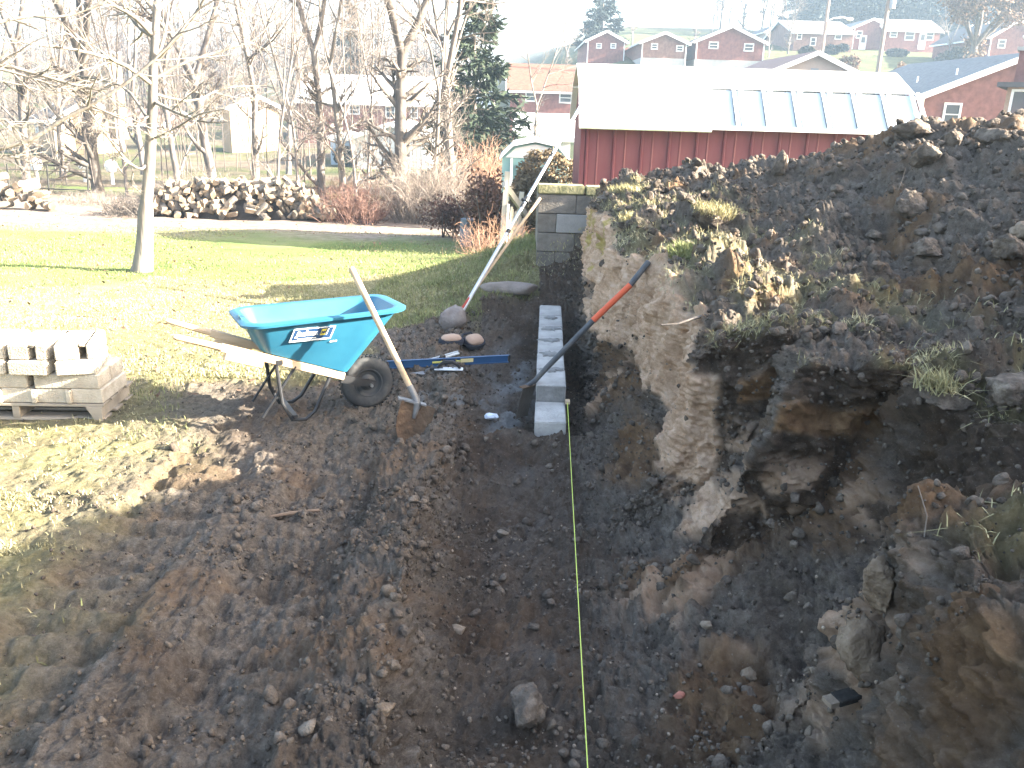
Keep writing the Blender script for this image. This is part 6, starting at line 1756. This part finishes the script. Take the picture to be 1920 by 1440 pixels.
# ------------------------------------------------------------------ loose clods, grass, fallen leaves
rg = np.random.RandomState(8)
def pick(n, w):
    w = np.clip(w, 0, None); return rg.choice(len(DQ), n, p=w / w.sum())
area = DQ[:, 1] ** 2
inview = (DQ[:, 1] > 1.75) & (np.abs(DQ[:, 0]) < .66 * DQ[:, 1] + .35)
notlawn = (DM1[:, 1] < .6) | (DU > 6)
wbase = inview * (DW > .25) * notlawn * (1 - .98 * DM1[:, 0])
parts = []
i = pick(22000, wbase * DW * np.sqrt(area)); S = .0045 + .014 * rg.rand(len(i)) ** 2.5
parts.append(scatter(ico(1, 1, .3) if False else ico(1, 1, .3), DQ[i] + DN[i] * (S * .3)[:, None], S * 1.0, rg))
i = pick(3600, wbase * area * np.clip(DW - .5, 0, 2)); S = .012 + .030 * rg.rand(len(i)) ** 2.5
parts.append(scatter(ico(2, 2, .32), DQ[i] + DN[i] * (S * .25)[:, None], S, rg))
heapw = inview * (DU > 10.2) * area * (DW > 1.0)
i = pick(1500, heapw); S = .016 + .040 * rg.rand(len(i)) ** 2.2
parts.append(scatter(ico(3, 3, .42), DQ[i] + DN[i] * (S * .25)[:, None], S, rg))
V, F = merge(parts)
tag(link('soil_clods', mesh_np('soil_clods', V, F, CLODM, True)), 'countless crumbs and clods lying on the dug soil', kind='stuff')
i = pick(1500, inview * notlawn * np.sqrt(area) * (DU > 4.5) * (DU < 9)); S = .003 + .008 * rg.rand(len(i)) ** 2.5
V, F = scatter(ico(1, 6, .3), DQ[i] + DN[i] * (S * .3)[:, None], S, rg)
tag(link('grit', mesh_np('grit', V, F, CLAYM, True)), 'pale grit sprinkled over trench and bank', kind='stuff')
# rough grass on the churned ground at the left, and dry turf along the bank top
i = pick(70000, inview * (DM1[:, 1] > .3) * DM1[:, 1] * (DU < 4) * area * (DQ[:, 1] > 2.2))
P = DQ[i] + rg.normal(0, .015, (len(i), 3)) * [1, 1, 0]
clump = sstep(-.25, .35, perlin(P * 5.0)); k = rg.rand(len(P)) < .15 + .85 * clump; P = P[k]
V1 = blades(P, rg.uniform(.010, .034, len(P)), rg, 1.0, .0024)
i = pick(15000, inview * DTOP * area); P = DQ[i] + rg.normal(0, .015, (len(i), 3)) * [1, 1, .2]
V2 = blades(P, rg.uniform(.02, .065, len(P)), rg, 1.8, .0017)
V, F = merge([V1, V2])
tag(link('dry_grass', mesh_np('dry_grass', V, F, STRAW)), 'short straw coloured grass on the churned ground and the bank top', kind='stuff')
i = pick(6000, inview * (DM1[:, 1] > .3) * (DU < 4) * area * (perlin(DQ * 1.1 + 3) > .15) * (DQ[:, 1] > 2.2))
P = DQ[i] + rg.normal(0, .015, (len(i), 3)) * [1, 1, 0]
V0 = blades(P, rg.uniform(.02, .05, len(P)), rg, .7, .0026)
i = pick(11000, inview * (DQ[:, 0] > -1.6) * (DQ[:, 0] < .22) * (DQ[:, 1] > 7.7) * (DM1[:, 1] > .25) * (DU < 6.5))
P = DQ[i] + rg.normal(0, .02, (len(i), 3)) * [1, 1, 0]
V5 = blades(P, rg.uniform(.03, .08, len(P)), rg, .8, .003)
n = 95000
yy = 6.0 + 11.0 * rg.rand(n) ** 1.25; xx = rg.uniform(-.72, .12, n) * yy
k = (xx < -1.1) | (yy > 8.2); xx, yy = xx[k], yy[k]
zz = np.array(ground_h(xx, yy))
near = (xx > -4.5) & (yy < 10.4)
# on the dug sheet's grassy border take its own height
zz = zz + np.where(near, .0, .0)
P = np.stack([xx, yy, zz - .004], 1)
kd = yy + .8 * perlin(np.stack([xx, yy, 0 * xx], 1) * .8) < 9.6
V3 = blades(P[~kd], rg.uniform(.018, .045, (~kd).sum()), rg, .6, .0040)
V4 = blades(P[kd], rg.uniform(.015, .04, kd.sum()), rg, .8, .0034)
V, F = V4
tag(link('pale_lawn_grass', mesh_np('pale_lawn_grass', V, F, STRAW)), 'pale dry grass blades of the near lawn', kind='stuff')
V, F = merge([V0, V3, V5])
tag(link('lawn_grass', mesh_np('lawn_grass', V, F, GRASS)), 'short green grass blades of the lawn', kind='stuff')
n = 1500; yy = 5.5 + 14 * rg.rand(n); xx = rg.uniform(-.7, .05, n) * yy; k = (xx < -1.6) | (yy > 8.5); xx, yy = xx[k], yy[k]
c = np.stack([xx, yy, np.array(ground_h(xx, yy)) + .02], 1); a = rg.normal(size=c.shape) * [1, 1, .35]; a /= np.linalg.norm(a, axis=1)[:, None]
b = np.cross(a, rg.normal(size=c.shape) * [.3, .3, 1]); b /= np.linalg.norm(b, axis=1)[:, None]; s = rg.uniform(.012, .035, len(c))[:, None]
V = np.stack([c - a * s, c + b * s * .6, c + a * s, c - b * s * .6], 1).reshape(-1, 3)
tag(link('fallen_leaves', mesh_np('fallen_leaves', V, np.arange(len(V)).reshape(-1, 4), OAK)), 'dry brown leaves scattered on the lawn', kind='stuff')

# ------------------------------------------------------------------ the hazy winter air
HX, HY0, HY1, HZ0, HZ1 = 480.0, -16.0, 440.0, -8.0, 46.0
hm, hN, hL, hP = base_mat('haze_air')
hN.remove(hP)
pv_ = hN.new('ShaderNodeVolumePrincipled')
pv_.inputs['Color'].default_value = (.58, .78, 1.0, 1); pv_.inputs['Density'].default_value = HAZE_D; pv_.inputs['Anisotropy'].default_value = 0.2
hL.new(pv_.outputs[0], hN['Material Output'].inputs['Volume'])
if HAZE_D > 0:
    tag(MB().box((0, (HY0 + HY1) / 2, (HZ0 + HZ1) / 2), (2 * HX, HY1 - HY0, HZ1 - HZ0)).build('haze', hm), 'pale winter haze in the valley air', kind='stuff')
